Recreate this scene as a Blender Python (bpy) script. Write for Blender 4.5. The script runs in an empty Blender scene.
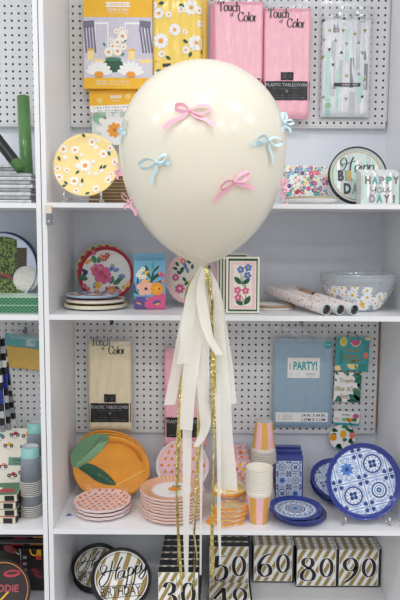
import bpy, math, random
from mathutils import Vector, Matrix, noise
random.seed(7)
rad = math.radians
scn = bpy.context.scene
COL = scn.collection

# ------------------------------------------------------------------ camera model (fitted to the photograph)
EYE, DIST, FPX, PITCH, ROLL, CX = 1.47, 2.0851, 641.8, .1026, .0053, 203.94
_c, _s, _cr, _sr = math.cos(PITCH), math.sin(PITCH), math.cos(ROLL), math.sin(ROLL)
_U0 = Vector((0, _s, _c)); FW = Vector((0, _c, -_s)); _X = Vector((1, 0, 0))
RT = _X * _cr + _U0 * _sr
UP = _U0 * _cr - _X * _sr
CAM = Vector((0, -DIST, EYE))
def ray(px, py): return FW + RT * ((px - CX) / FPX) - UP * ((py - 300) / FPX)
def at(px, py, Y):
    r = ray(px, py); return CAM + r * ((Y + DIST) / r.y)
def atz(px, py, z):
    r = ray(px, py); return CAM + r * ((z - EYE) / r.z)
def mpp(px, py, Y):                       # metres per pixel at a point
    return (at(px, py, Y) - CAM).dot(FW) / FPX

# heights of the shelf tops, and the bay's sides
Z1, Z2, Z3, Z4 = EYE + .0977, EYE - .2655, EYE - .9982, EYE - 1.358
XL, XR, DEEP = -.5071, .6909, .42
PEG = .392                                # front face of the pegboards

# ------------------------------------------------------------------ materials
def lin(h):
    h = h.lstrip('#'); o = []
    for i in (0, 2, 4):
        c = int(h[i:i+2], 16) / 255
        o.append(c / 12.92 if c <= .04045 else ((c + .055) / 1.055) ** 2.4)
    return (*o, 1)
MATS = {}
def mat(name, hexc, rough=.5, metal=0, noise_amt=.04, noise_scale=40, bump=0, bump_scale=60, coat=0, hex2=None, sss=0, spec=.5):
    if name in MATS: return MATS[name]
    m = bpy.data.materials.new(name); m.use_nodes = True
    nt = m.node_tree; b = nt.nodes['Principled BSDF']
    b.inputs['Roughness'].default_value = rough; b.inputs['Metallic'].default_value = metal
    b.inputs['Coat Weight'].default_value = coat; b.inputs['Coat Roughness'].default_value = .15
    b.inputs['Specular IOR Level'].default_value = spec
    if sss:
        b.inputs['Subsurface Weight'].default_value = sss; b.inputs['Subsurface Radius'].default_value = (.22, .20, .16)
    tc = nt.nodes.new('ShaderNodeTexCoord')
    n = nt.nodes.new('ShaderNodeTexNoise'); n.inputs['Scale'].default_value = noise_scale; n.inputs['Detail'].default_value = 3
    nt.links.new(tc.outputs['Object'], n.inputs['Vector'])
    r = nt.nodes.new('ShaderNodeValToRGB')
    c = lin(hexc); d = lin(hex2) if hex2 else None
    k = noise_amt
    e = r.color_ramp.elements
    e[0].position, e[1].position = (.3, .7) if not hex2 else (.44, .56)
    e[0].color = tuple(max(0, x * (1 - k)) for x in c[:3]) + (1,)
    e[1].color = d if d else tuple(min(1, x * (1 + k)) for x in c[:3]) + (1,)
    nt.links.new(n.outputs['Fac'], r.inputs['Fac']); nt.links.new(r.outputs['Color'], b.inputs['Base Color'])
    if bump:
        n2 = nt.nodes.new('ShaderNodeTexNoise'); n2.inputs['Scale'].default_value = bump_scale; n2.inputs['Detail'].default_value = 4
        nt.links.new(tc.outputs['Object'], n2.inputs['Vector'])
        bp = nt.nodes.new('ShaderNodeBump'); bp.inputs['Strength'].default_value = bump; bp.inputs['Distance'].default_value = .01
        nt.links.new(n2.outputs['Fac'], bp.inputs['Height']); nt.links.new(bp.outputs['Normal'], b.inputs['Normal'])
    MATS[name] = m; return m
def clear(name, tint='#ffffff', base=.06, edge=.5, rough=.12, bump=.6, bump_scale=25, milky=0):
    if name in MATS: return MATS[name]
    m = bpy.data.materials.new(name); m.use_nodes = True; nt = m.node_tree; nt.nodes.clear()
    out = nt.nodes.new('ShaderNodeOutputMaterial'); mix = nt.nodes.new('ShaderNodeMixShader')
    t = nt.nodes.new('ShaderNodeBsdfTransparent'); t.inputs['Color'].default_value = lin(tint)
    g = nt.nodes.new('ShaderNodeBsdfGlossy'); g.inputs['Color'].default_value = (.95, .95, .95, 1); g.inputs['Roughness'].default_value = rough
    lw = nt.nodes.new('ShaderNodeLayerWeight'); lw.inputs['Blend'].default_value = .35
    mr = nt.nodes.new('ShaderNodeMapRange'); mr.inputs['To Min'].default_value = base; mr.inputs['To Max'].default_value = edge
    nt.links.new(lw.outputs['Fresnel'], mr.inputs['Value']); nt.links.new(mr.outputs['Result'], mix.inputs['Fac'])
    tc = nt.nodes.new('ShaderNodeTexCoord'); n = nt.nodes.new('ShaderNodeTexNoise'); n.inputs['Scale'].default_value = bump_scale
    bp = nt.nodes.new('ShaderNodeBump'); bp.inputs['Strength'].default_value = bump; bp.inputs['Distance'].default_value = .02
    nt.links.new(tc.outputs['Object'], n.inputs['Vector']); nt.links.new(n.outputs['Fac'], bp.inputs['Height'])
    nt.links.new(bp.outputs['Normal'], g.inputs['Normal']); nt.links.new(bp.outputs['Normal'], lw.inputs['Normal'])
    body = t.outputs[0]
    if milky:
        d = nt.nodes.new('ShaderNodeBsdfDiffuse'); d.inputs['Color'].default_value = lin('#e9eef2'); mm = nt.nodes.new('ShaderNodeMixShader'); mm.inputs['Fac'].default_value = milky
        nt.links.new(t.outputs[0], mm.inputs[1]); nt.links.new(d.outputs[0], mm.inputs[2]); body = mm.outputs[0]
    nt.links.new(body, mix.inputs[1]); nt.links.new(g.outputs[0], mix.inputs[2]); nt.links.new(mix.outputs[0], out.inputs[0])
    MATS[name] = m; return m

SHELF = mat('white_laminate', '#ececee', .35, noise_amt=.01)
BACK = mat('grey_white_panel', '#e2e5ec', .5, noise_amt=.015)
PEGM = mat('pegboard_paint', '#dcdcdc', .5, noise_amt=.015)
BROWN = mat('hardboard', '#a07a52', .8)
WHITE = mat('white_paper', '#f4f2ee', .5, noise_amt=.01)
CREAM = mat('cream_paper', '#efe8d8', .5, noise_amt=.02)
BLACK = mat('black_print', '#17171a', .35)
DARK = mat('charcoal', '#303036', .35)
GREY = mat('mid_grey', '#8f9196', .4)
LGREY = mat('light_grey', '#c3c5c8', .4)
STEEL = mat('steel_wire', '#8c8f92', .3, 1)
BLACKWIRE = mat('dark_wire', '#2d3432', .4, .6)
PINK = mat('pink_plastic', '#f5b4c2', .28, bump=.25, bump_scale=22, coat=.4)
PINK2 = mat('deeper_pink_plastic', '#efa6bb', .35, bump=.2, bump_scale=22)
SPINK = mat('soft_pink', '#f3c9cb', .4)
HPINK = mat('hot_pink', '#d8588a', .45)
CORAL = mat('coral', '#e9826f', .45)
RED = mat('red_print', '#b93040', .4)
GREEN = mat('leaf_green', '#3f7f5c', .45)
DGREEN = mat('dark_green', '#24563f', .45)
LGREEN = mat('sage_green', '#8fc09a', .45)
MINT = mat('mint', '#b9e0cf', .45)
TEAL = mat('teal', '#3fa3a6', .45)
LTEAL = mat('pale_teal', '#8cc9c6', .45)
SKYB = mat('sky_blue', '#7db4d6', .4)
BLUE = mat('cornflower', '#4a78c6', .45)
NAVY = mat('cobalt_blue', '#27388c', .18, coat=.5)
INDIGO = mat('indigo_print', '#2c3f7d', .35)
MBLUE = mat('denim_print', '#6d8fc4', .4)
PURPLE = mat('purple', '#5f4f8e', .45)
YEL = mat('golden_yellow', '#f3b81c', .4)
PYEL = mat('pastel_yellow', '#f9dd94', .4)
TYEL = mat('tablecover_yellow', '#f4cf52', .3, bump=.25, bump_scale=20, coat=.4)
ORANGE = mat('orange', '#ef9c26', .4)
DORANGE = mat('deep_orange', '#d9791f', .45)
GOLD = mat('gold_print', '#a98c46', .35, .5)
GLIT = mat('gold_glitter', '#94783a', .5, .1, .45, 900, hex2='#cdb272')
KRAFT = mat('kraft', '#7d6446', .7)
LILAC = mat('lilac_grey', '#cfcad6', .5)
CHAIRG = mat('chair_grey', '#757085', .5)
CLEAR = clear('clear_bag', base=.10, edge=.65, rough=.20, bump=.0, bump_scale=30, milky=.07)  # faint milky white stands in for glints on the hang headers
WRAP = clear('clear_wrap_film', base=.05, edge=.5, rough=.15, bump=.3)
ACRYL = clear('clear_acrylic', base=.18, edge=.8, rough=.08, bump=.05, milky=.22)  # milky share paints whitish highlights into the clear stands
BOWLM = clear('clear_bowl_plastic', tint='#f0f4f6', base=.06, edge=.5, rough=.10, bump=.02, milky=.28)

# ------------------------------------------------------------------ mesh builder
FRONT = Matrix(((1, 0, 0, 0), (0, 0, -1, 0), (0, 1, 0, 0), (0, 0, 0, 1)))      # (u, v, h) -> (u, -h, v)
GLYPH = {}
def glyphs(s, bold=.012):
    key = (s, bold)
    if key in GLYPH: return GLYPH[key]
    cu = bpy.data.curves.new('txt', 'FONT'); cu.body = s; cu.resolution_u = 3; cu.offset = bold
    o = bpy.data.objects.new('txt', cu); COL.objects.link(o); bpy.context.view_layer.update()
    me = bpy.data.meshes.new_from_object(o.evaluated_get(bpy.context.evaluated_depsgraph_get()))
    vs = [tuple(v.co[:2]) for v in me.vertices]; fs = [tuple(p.vertices) for p in me.polygons]
    bpy.data.objects.remove(o); bpy.data.curves.remove(cu); bpy.data.meshes.remove(me)
    xs = [v[0] for v in vs]; ys = [v[1] for v in vs]
    GLYPH[key] = (vs, fs, min(xs), max(xs), min(ys), max(ys)); return GLYPH[key]
def clip_poly(P, R):
    out = P
    for i in range(len(R)):
        a, b = R[i], R[(i + 1) % len(R)]; inp, out = out, []
        if not inp: return []
        side = lambda p: (b[0]-a[0])*(p[1]-a[1]) - (b[1]-a[1])*(p[0]-a[0])
        for j in range(len(inp)):
            p, q = inp[j-1], inp[j]; sp, sq = side(p), side(q)
            if (sp >= 0) != (sq >= 0):
                t = sp / (sp - sq); out.append((p[0]+(q[0]-p[0])*t, p[1]+(q[1]-p[1])*t))
            if sq >= 0: out.append(q)
    return out
def disc(cx, cy, r, n=40): return [(cx + r*math.cos(i*2*math.pi/n), cy + r*math.sin(i*2*math.pi/n)) for i in range(n)]
def catmull(P, k=6, closed=False):
    n = len(P); out = []
    rng = range(n if closed else n - 1)
    for i in rng:
        if closed: p0, p1, p2, p3 = P[i-1], P[i], P[(i+1) % n], P[(i+2) % n]
        else: p0, p1, p2, p3 = P[max(i-1, 0)], P[i], P[i+1], P[min(i+2, n-1)]
        for j in range(k):
            t = j / k
            out.append(tuple(.5*((2*b) + (c-a)*t + (2*a-5*b+4*c-d)*t*t + (3*b-a-3*c+d)*t**3) for a, b, c, d in zip(p0, p1, p2, p3)))
    if not closed: out.append(tuple(P[-1]))
    return out

class MB:
    def __init__(s, M=None, hf=None, clip=None):
        s.v, s.f, s.fm, s.fs, s.mats = [], [], [], [], []
        s.M, s.hf, s.clip = M, hf, clip
    def mi(s, m):
        if m not in s.mats: s.mats.append(m)
        return s.mats.index(m)
    def add(s, co):
        p = Vector(co); s.v.append(s.M @ p if s.M else p); return len(s.v) - 1
    def quad(s, ids, m, smooth=False): s.f.append(tuple(ids)); s.fm.append(s.mi(m)); s.fs.append(smooth)
    def poly(s, P, m, h=0.0):
        if s.clip: P = clip_poly(P, s.clip)
        if len(P) < 3: return
        s.quad([s.add((u, v, h + (s.hf(u, v) if s.hf else 0))) for u, v in P], m)
    def rect(s, cx, cy, w, h, m, o=0.0, rot=0.0):
        c, q = math.cos(rot), math.sin(rot)
        s.poly([(cx + x*c - y*q, cy + x*q + y*c) for x, y in ((-w/2, -h/2), (w/2, -h/2), (w/2, h/2), (-w/2, h/2))], m, o)
    def ell(s, cx, cy, rx, ry, m, o=0.0, rot=0.0, n=16):
        c, q = math.cos(rot), math.sin(rot)
        s.poly([(cx + rx*math.cos(t)*c - ry*math.sin(t)*q, cy + rx*math.cos(t)*q + ry*math.sin(t)*c) for t in [i*2*math.pi/n for i in range(n)]], m, o)
    def ring(s, cx, cy, r0, r1, m, o=0.0, n=32, a0=0, a1=2*math.pi):
        for i in range(n):
            a, b = a0 + (a1-a0)*i/n, a0 + (a1-a0)*(i+1)/n
            s.poly([(cx+r0*math.cos(a), cy+r0*math.sin(a)), (cx+r1*math.cos(a), cy+r1*math.sin(a)), (cx+r1*math.cos(b), cy+r1*math.sin(b)), (cx+r0*math.cos(b), cy+r0*math.sin(b))], m, o)
    def leaf(s, x, y, L, w, ang, m, o=0.0):
        c, q = math.cos(ang), math.sin(ang); P = []
        for i in range(7): t = i/6; P.append((t*L, w*math.sin(math.pi*t)**.8))
        for i in range(5, 0, -1): t = i/6; P.append((t*L, -w*math.sin(math.pi*t)**.8))
        s.poly([(x + a*c - b*q, y + a*q + b*c) for a, b in P], m, o)
    def flower(s, x, y, r, n, m, mc, o=0.0, inner=.34, rot=0.0, fat=.30):
        for i in range(n):
            a = rot + i*2*math.pi/n
            s.ell(x + .58*r*math.cos(a), y + .58*r*math.sin(a), .44*r, fat*r, m, o + .00003*i, a, 10)
        s.ell(x, y, inner*r, inner*r, mc, o + .0004, 0, 12)
    def stroke(s, P, w, m, o=0.0, thin=None, k=6, closed=False, smooth=True, ax=(0, 1)):
        Q = catmull(P, k, closed) if smooth else [(a[0]+(c[0]-a[0])*i/8, a[1]+(c[1]-a[1])*i/8) for a, c in zip(P, P[1:]) for i in range(8)] + [P[-1]]
        n = len(Q); L = []
        for i in range(n):
            a, b = (Q[i-1], Q[(i+1) % n]) if closed else (Q[max(i-1, 0)], Q[min(i+1, n-1)])
            dx, dy = b[0]-a[0], b[1]-a[1]; l = math.hypot(dx, dy) or 1; dx, dy = dx/l, dy/l
            ww = w if thin is None else thin + (w-thin)*abs(dx*ax[0]+dy*ax[1])**1.6
            L.append(((Q[i][0]-dy*ww/2, Q[i][1]+dx*ww/2), (Q[i][0]+dy*ww/2, Q[i][1]-dx*ww/2)))
        for i in range(n if closed else n-1):
            a, b = L[i], L[(i+1) % n]; s.poly([a[1], b[1], b[0], a[0]], m, o)
    def text(s, t, cx, cy, w, h, m, o=0.0, shear=0.0, rot=0.0, bold=.012):
        vs, fs, x0, x1, y0, y1 = glyphs(t, bold); c, q = math.cos(rot), math.sin(rot)
        for f in fs:
            P = []
            for i in f:
                a = ((vs[i][0]-x0)/(x1-x0)-.5)*w; b = ((vs[i][1]-y0)/(y1-y0)-.5)*h; a += shear*b
                P.append((cx + a*c - b*q, cy + a*q + b*c))
            s.poly(P, m, o)
    def box(s, x0, x1, y0, y1, z0, z1, m, skip=(), mats=None):
        I = [s.add((x, y, z)) for x in (x0, x1) for y in (y0, y1) for z in (z0, z1)]
        F = {'x0': (0, 1, 3, 2), 'x1': (4, 6, 7, 5), 'y0': (0, 4, 5, 1), 'y1': (2, 3, 7, 6), 'z0': (0, 2, 6, 4), 'z1': (1, 5, 7, 3)}
        for k, f in F.items():
            if k not in skip: s.quad([I[i] for i in f], (mats or {}).get(k, m))
    def grid(s, u0, u1, v0, v1, nu, nv, m, fn, smooth=True):       # fn(u, v) -> (x, y, z)
        I = [[s.add(fn(u0+(u1-u0)*i/nu, v0+(v1-v0)*j/nv)) for i in range(nu+1)] for j in range(nv+1)]
        for j in range(nv):
            for i in range(nu): s.quad((I[j][i], I[j][i+1], I[j+1][i+1], I[j+1][i]), m, smooth)
        return I
    def lathe(s, prof, m, n=48, mats=None, wave=None, smooth=True, cap=True, sx=1, sy=1):   # profile of (r, z), axis z
        rows = []
        for k, (r, z) in enumerate(prof):
            if r < 1e-6: rows.append([s.add((0, 0, z))]*n)
            else:
                row = []
                for i in range(n):
                    a = i*2*math.pi/n; rr = r * (wave(a, k) if wave else 1)
                    row.append(s.add((rr*math.cos(a)*sx, rr*math.sin(a)*sy, z)))
                rows.append(row)
        for k in range(len(rows)-1):
            mm = mats[k] if mats else m
            for i in range(n):
                j = (i+1) % n; ids = []
                for q in (rows[k][i], rows[k][j], rows[k+1][j], rows[k+1][i]):
                    if q not in ids: ids.append(q)
                if len(ids) > 2: s.quad(ids, mm, smooth)
    def tube(s, P, r, m, n=8, k=0, cap=True):
        if k: P = catmull([tuple(p) for p in P], k)
        P = [Vector(p) for p in P]; rows = []; up = Vector((.13, .31, .94))
        for i, p in enumerate(P):
            t = (P[min(i+1, len(P)-1)] - P[max(i-1, 0)]).normalized()
            a = t.cross(up); a = a.normalized() if a.length > .05 else t.cross(Vector((1, 0, 0))).normalized(); b = t.cross(a)
            rr = r[i] if isinstance(r, (list, tuple)) else r
            rows.append([s.add(p + (a*math.cos(q) + b*math.sin(q))*rr) for q in [j*2*math.pi/n for j in range(n)]])
        for i in range(len(rows)-1):
            for j in range(n): s.quad((rows[i][j], rows[i][(j+1) % n], rows[i+1][(j+1) % n], rows[i+1][j]), m, True)
        if cap: s.quad(rows[0][::-1], m); s.quad(rows[-1], m)
    def ribbon(s, P, w, m, wd=None, k=6):             # P: 3D points, w: width or list, wd: list of width directions
        n0 = len(P); W = w if isinstance(w, (list, tuple)) else [w]*n0
        D = wd or [(1, 0, 0)]*n0
        if isinstance(D[0], (int, float)): D = [tuple(D)]*n0
        Q = catmull([tuple(p) + (W[i],) + tuple(D[i]) for i, p in enumerate(P)], k)
        rows = []
        for q in Q:
            p, d = Vector(q[:3]), Vector(q[4:7]).normalized()
            rows.append((s.add(p - d*q[3]/2), s.add(p), s.add(p + d*q[3]/2)))
        for a, b in zip(rows, rows[1:]):
            s.quad((a[0], a[1], b[1], b[0]), m, True); s.quad((a[1], a[2], b[2], b[1]), m, True)
    def build(s, name, parent=None):
        me = bpy.data.meshes.new(name); me.from_pydata([tuple(v) for v in s.v], [], s.f)
        for m in s.mats: me.materials.append(m)
        me.polygons.foreach_set('material_index', s.fm); me.polygons.foreach_set('use_smooth', s.fs); me.update()
        o = bpy.data.objects.new(name, me); COL.objects.link(o)
        if parent: o.parent = parent
        return o
def thing(name, label, cat, loc=(0, 0, 0), rot=(0, 0, 0), group=None):
    o = bpy.data.objects.new(name, None); COL.objects.link(o); o.empty_display_size = .02
    o.location = loc; o.rotation_euler = rot; o['label'] = label; o['category'] = cat
    if group: o['group'] = group
    return o
def copy_tree(o, parent=None):
    c = o.copy(); COL.objects.link(c)
    if parent: c.parent = parent
    for ch in list(o.children): copy_tree(ch, c)
    return c
ORD = ['topmost', 'second from top', 'third from top', 'fourth from top', 'fifth from top', 'sixth from top', 'seventh from top', 'eighth from top',
       'ninth from top', 'tenth from top', 'eleventh from top', 'twelfth from top']

# ------------------------------------------------------------------ the setting
def struct(name, b, parent=None):
    o = b.build(name, parent); o['kind'] = 'structure'; return o
b = MB(); b.box(-4, 4, -7, .62, -.05, 0, mat('vinyl_floor', '#b3aea6', .35, noise_amt=.05)); struct('floor', b)
b = MB(); b.box(-3, 3, .55, .62, 0, 3.4, mat('store_wall', '#d5d6d8', .7)); struct('wall_back', b)

# ------------------------------------------------------------------ shelving units
def pegboard(x0, x1, z0, z1, y0, parent):
    P = .0254; hs = .0038; th = .005; nx = int((x1-x0)/P); nz = int((z1-z0)/P)
    px, pz = (x1-x0)/nx, (z1-z0)/nz
    b = MB(); G = [[b.add((x0+i*px, y0, z0+j*pz)) for i in range(nx+1)] for j in range(nz+1)]
    for j in range(nz):
        for i in range(nx):
            cx, cz = x0+(i+.5)*px, z0+(j+.5)*pz
            c = [G[j][i], G[j][i+1], G[j+1][i+1], G[j+1][i]]
            q = [(-hs, -hs), (hs, -hs), (hs, hs), (-hs, hs)]
            f = [b.add((cx+a, y0, cz+d)) for a, d in q]; k = [b.add((cx+a, y0+th, cz+d)) for a, d in q]
            for e in range(4):
                g = (e+1) % 4
                b.quad((c[e], c[g], f[g], f[e]), PEGM); b.quad((f[e], f[g], k[g], k[e]), PEGM)
    yb = DEEP - .001
    b.box(x0, x1, y0+.001, yb, z0-.006, z0, PEGM); b.box(x0, x1, y0+.001, yb, z1, z1+.004, PEGM)
    b.box(x0-.001, x0, y0, yb, z0, z1, PEGM); b.box(x1, x1+.001, y0, yb, z0, z1, PEGM)
    cav = mat('hollow_shade', '#26262a', .9)  # near-black sheet paints the shade seen through the peg holes
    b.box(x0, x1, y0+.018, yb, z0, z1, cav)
    return b.build('pegboard', parent)
def unit(x0, x1, label, tops, pegs, loc_label):
    t = thing('shelving_unit', label, 'shelving unit', (0, 0, 0))
    T = .0155; H = 2.5
    for a in (x0 - T, x1):
        b = MB(); b.box(a, a+T, 0, DEEP+.03, 0, H, SHELF); b.build('side_panel', t)
    b = MB(); b.box(x0, x1, DEEP, DEEP+.03, .06, H, BACK); b.build('back_panel', t)
    for z, th in tops:
        b = MB(); b.box(x0+.0005, x1-.0005, .0035, DEEP-.0005, z-th, z, SHELF); sh = b.build('shelf', t)
        b = MB(); b.box(x0+.0005, x1-.0005, 0, .003, z-th-.0005, z, SHELF); b.build('edge_strip', sh)
    for z0, z1 in pegs: pegboard(x0+.002, x1-.0105, z0, z1, PEG, t)
    for z0, z1 in pegs:
        b = MB(); b.box(x1-.0085, x1-.002, PEG+.006, DEEP-.001, max(z0+.02, z0), z1, BROWN if z1 < 1.3 else PEGM); b.build('backing_strip', t)
    b = MB(); b.box(x0, x1, .03, .045, 0, .095, SHELF); b.build('kick_plate', t)
    return t
TOPS = [(Z1, .0148), (Z2, .0165), (Z3, .0173), (Z4, .0165)]
zp1 = at(220, 127.5, PEG).z + .006; zp2 = at(220, 433, PEG).z + .006
PEGS = [(zp1, 2.45), (zp2, Z2 - .022)]
unit(XL, XR, 'wide white shelving unit with pegboard backs behind the balloon', TOPS, PEGS, '')
LX1 = -.5412
unit(LX1 - 1.198, LX1, 'white shelving unit holding the silver packs and golf plates', [(z-.002, h) for z, h in TOPS], PEGS, '')
b = MB(); p = at(49.2, 215, -.004)
t = thing('shelf_clip', 'small tan and steel clip on the seam between the shelving units', 'clip', (p.x, -.001, p.z))
b.box(-.011, .009, -.010, 0, .005, .031, mat('tan_plastic', '#e2d6c4', .5)); b.build('cap', t)
b = MB(); b.box(-.009, .009, -.008, 0, -.032, .005, STEEL); b.tube([(0, -.008, -.020), (0, -.012, -.020)], .004, LGREY); b.build('body', t)

# ------------------------------------------------------------------ reusable pieces
def hook(px, py, label, L=.10, m=STEEL, Y=PEG):
    p = at(px, py, Y)
    t = thing('peg_hook', label, 'hook', (p.x, Y - .0008, p.z), group=None)
    b = MB(); b.tube([(0, 0, 0), (0, -L*.5, .001), (0, -L*.86, .002), (0, -L, .012)], .0022, m, k=3); b.build('prong', t)
    b = MB(); b.box(-.005, .005, -.002, 0, -.012, .016, m); b.build('back_plate', t)
    return t
def hang_dims(x0, x1, y0, y1, Y):
    a, c = at((x0+x1)/2, y1, Y), at((x0+x1)/2, y0, Y)
    return a.x, a.z, (x1-x0)*mpp((x0+x1)/2, (y0+y1)/2, Y), c.z - a.z
def bag(t, w, h, over, d=.016, name='clear_bag', m=None):      # the clear hang header folded over the top of a pack
    b = MB(M=FRONT); v0 = h - min(.012, .2*h)
    def f(u, v):
        e = min(1, 8*(.5-abs(u)/w)); q = min(1, max(0, (v-v0)/.01))
        n = noise.noise(Vector((u*30, v*22, w*90)))*.006 + noise.noise(Vector((u*80+v*60, v*45, 3)))*.004
        k = d + .004 if v < h else (d+.004)*max(0, 1-(v-h)/over*.8)
        return (u, v, max(.002, k*max(0, e)**.4) + q*n + .003)
    b.grid(-w/2, w/2, v0, h+over, 30, 26, m or CLEAR, f)
    return b.build(name, t)
def pillow(w, h, d, m, folds=.0016, seed=0, nu=26, nv=30):
    b = MB(M=FRONT)
    def hf(u, v):
        e = min(1, (w/2-abs(u))/.006, v/.006 if v > 0 else 0, (h-v)/.006)
        k = max(0, e)**.5
        return d*k + k*folds*(math.sin(u*160 + seed + 2*math.sin(v*14+seed)) + .7*math.sin(u*330+v*22+seed*2)*(.3+v/h) + 1.4*noise.noise(Vector((u*30, v*9, seed))))
    b.grid(-w/2, w/2, 0, h, nu, nv, m, lambda u, v: (u, v, hf(u, v)))
    b.box(-w/2, w/2, 0, h, -.002, .0005, m)
    return b, hf
def sheet(b, hf, u0, u1, v0, v1, m, o): b.grid(u0, u1, v0, v1, 18, 8, m, lambda u, v: (u, v, hf(u, v)+o))
SER = {'T': (.72, [('/', [(.36, 1), (.36, 0)]), ('/', [(.0, .98), (.72, .98)]), ('/', [(.02, 1), (.0, .78)]), ('/', [(.70, 1), (.72, .78)]), ('/', [(.22, .02), (.50, .02)])]),
 'o': (.52, [('#', [(.26, .62), (.05, .46), (.05, .16), (.26, 0), (.47, .16), (.47, .46)])]),
 'u': (.54, [('', [(.10, .60), (.10, .18), (.22, .02), (.40, .12)]), ('/', [(.42, .60), (.42, 0)]), ('/', [(0, .59), (.12, .59)]), ('/', [(.42, .02), (.54, .02)])]),
 'c': (.46, [('', [(.42, .50), (.26, .61), (.08, .46), (.07, .18), (.24, .0), (.43, .12)])]),
 'h': (.58, [('/', [(.10, 1.0), (.10, 0)]), ('', [(.10, .42), (.26, .60), (.42, .50), (.43, .25), (.43, 0)]), ('/', [(0, .02), (.22, .02)]), ('/', [(.34, .02), (.56, .02)])]),
 'C': (.80, [('', [(.70, .80), (.54, .97), (.26, .94), (.07, .66), (.07, .34), (.26, .05), (.54, .02), (.74, .22)]), ('/', [(.72, .96), (.71, .72)])]),
 'l': (.24, [('/', [(.12, 1), (.12, 0)]), ('/', [(.02, .02), (.23, .02)])]),
 'r': (.42, [('/', [(.12, .60), (.12, 0)]), ('', [(.12, .40), (.24, .58), (.38, .56)]), ('/', [(.02, .02), (.25, .02)])]), 'f': (.36, [('', [(.34, .94), (.22, .98), (.14, .82), (.14, .4), (.14, 0)]), ('/', [(0, .58), (.3, .58)])])}
def serif(b, word, x, y, h, m, o, wscale=1.0):
    for ch in word:
        adv, parts = SER[ch]
        for kd, P in parts: b.stroke([(x+a*h*wscale, y+c*h) for a, c in P], h*.13, m, o, h*.04, 4, kd == '#', kd != '/')
        x += adv*h*wscale*1.04
def touch_title(b, cx, cy, w, m):
    h = .24*w
    serif(b, 'Touch', cx-.52*w, cy-.02*w, h, m, .0022, .80); serif(b, 'of', cx-.22*w, cy-.14*w, h*.42, m, .0022); serif(b, 'Color', cx-.02*w, cy-.26*w, h*.95, m, .0022, .80)
def touch_title_plain(b, cx, cy, w, m):          # stacked two-line title, first line set further left
    k = w
    b.text('Touch', cx-.17*k, cy+.10*k, .62*k, .21*k, m, .0012)
    b.text('of', cx-.30*k, cy-.06*k, .09*k, .06*k, m, .0012)
    b.text('Color', cx+.20*k, cy-.12*k, .60*k, .21*k, m, .0012)
    for x0, x1, y in ((-.48, -.14, .205), (-.10, .14, .0)): b.rect(cx+(x0+x1)/2*k, cy+y*k, (x1-x0)*k, .02*k, m, .0012)
def cover_pack(x0, x1, y0, y1, Y, m, label, group, over, band=None, seal=None, title=True, seed=0, d=.013, textm=None, tdrop=.22):
    x, z, w, h = hang_dims(x0, x1, y0, y1, Y)
    t = thing('tablecover_pack', label, 'tablecover', (x, Y, z), group=group)
    b, hf = pillow(w, h, d, m, seed=seed); b.build('folded_cover', t)
    if band:
        va, vb = [h*(y1-q)/(y1-y0) for q in band]
        b = MB(M=FRONT, hf=hf); sheet(b, hf, -w/2+.002, w/2-.002, vb, va, BLACK, .0016); b.build('label_band', t)
        b = MB(M=FRONT, hf=hf); tm = textm or mat('band_grey', '#b4b4b8', .5); t2 = mat('band_dim', '#77777c', .5); c = (va+vb)/2; q = va-vb
        b.text('PLASTIC TABLECOVER', 0, va-.20*q, w*.86, .16*q, tm, .0036)
        b.text('Nappe en plastique   Mantel de plástico', 0, va-.38*q, w*.6, .055*q, t2, .0036)
        b.stroke([(w*-.03, c-.02*q), (0, c+.04*q), (w*.03, c-.02*q), (0, c-.10*q), (-.01*w, c-.02*q)], .0012, tm, .0036)
        b.text('54 in x 108 in   1.37 m x 2.74 m', 0, vb+.25*q, w*.5, .045*q, t2, .0036)
        b.text('RECTANGULAR  .  RECTANGULAIRE', 0, vb+.12*q, w*.74, .07*q, t2, .0036); b.build('lettering', t)
    if seal:
        va, vb = [h*(y1-q)/(y1-y0) for q in seal]
        b = MB(M=FRONT, hf=hf); sheet(b, hf, -w*.13, w*.14, vb, va, BLACK, .0018)
        for k in (.35, .6): b.rect(0, vb+(va-vb)*k, w*.18, .0012, GREY, .0030)
        b.build('seal_sticker', t)
    if title:
        b = MB(M=FRONT, hf=hf); touch_title(b, .0, h-tdrop*w, w*.80, BLACK); b.build('title_print', t)
    bag(t, w+.006, h, over, d+.003)
    return t

# ------------------------------------------------------------------ top pegboard, wide bay
def daisy_field(b, w, h, spots, leaves, o=.0008):
    for u, v, r in spots: b.flower(u*w, v*h, r*w, 10, WHITE, ORANGE, o, .32, u*9)
    for u, v, L, a in leaves: b.leaf(u*w, v*h, L*w, L*w*.28, a, GREEN, o)
# box with the centrepiece picture
x, z, w, h = hang_dims(84, 153, -8, 89, .335)
t = thing('centerpiece_box', 'large yellow box picturing daisies in a green pot between chairs', 'box', (x, .335, z))
b = MB(); b.box(-w/2, w/2, 0, .034, 0, h, YEL); b.build('carton', t)
b = MB(M=FRONT); V = lambda y: h*(89-y)/97; U = lambda px: (px-118.5)/69*w
b.clip = [(-w/2, 0), (w/2, 0), (w/2, h), (-w/2, h)]
b.rect(0, (V(17)+V(78))/2, w, V(17)-V(78), LILAC, .0006)
for a, c in ((95, 109), (125, 146)):
    b.rect(U((a+c)/2), (V(22)+V(50))/2, (c-a)/69*w, V(22)-V(50), WHITE, .0008); b.rect(U((a+c)/2), (V(24)+V(50))/2, (c-a-2.5)/69*w, V(24)-V(50), LILAC, .001)
for sx, s in ((85, 1), (141, 1)):
    b.rect(U(sx+4.5), V(24), .040, .024, CHAIRG, .0012, rad(-5 if sx > 100 else 3))
    for k in range(4): b.rect(U(sx+1+k*3.0), V(40), .0064, .090, CHAIRG, .0012, rad(4 if sx < 100 else 8))
b.rect(0, (V(58)+V(78))/2, w, V(58)-V(78), mat('table_linen', '#d9d4dc', .5), .0014)
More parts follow.
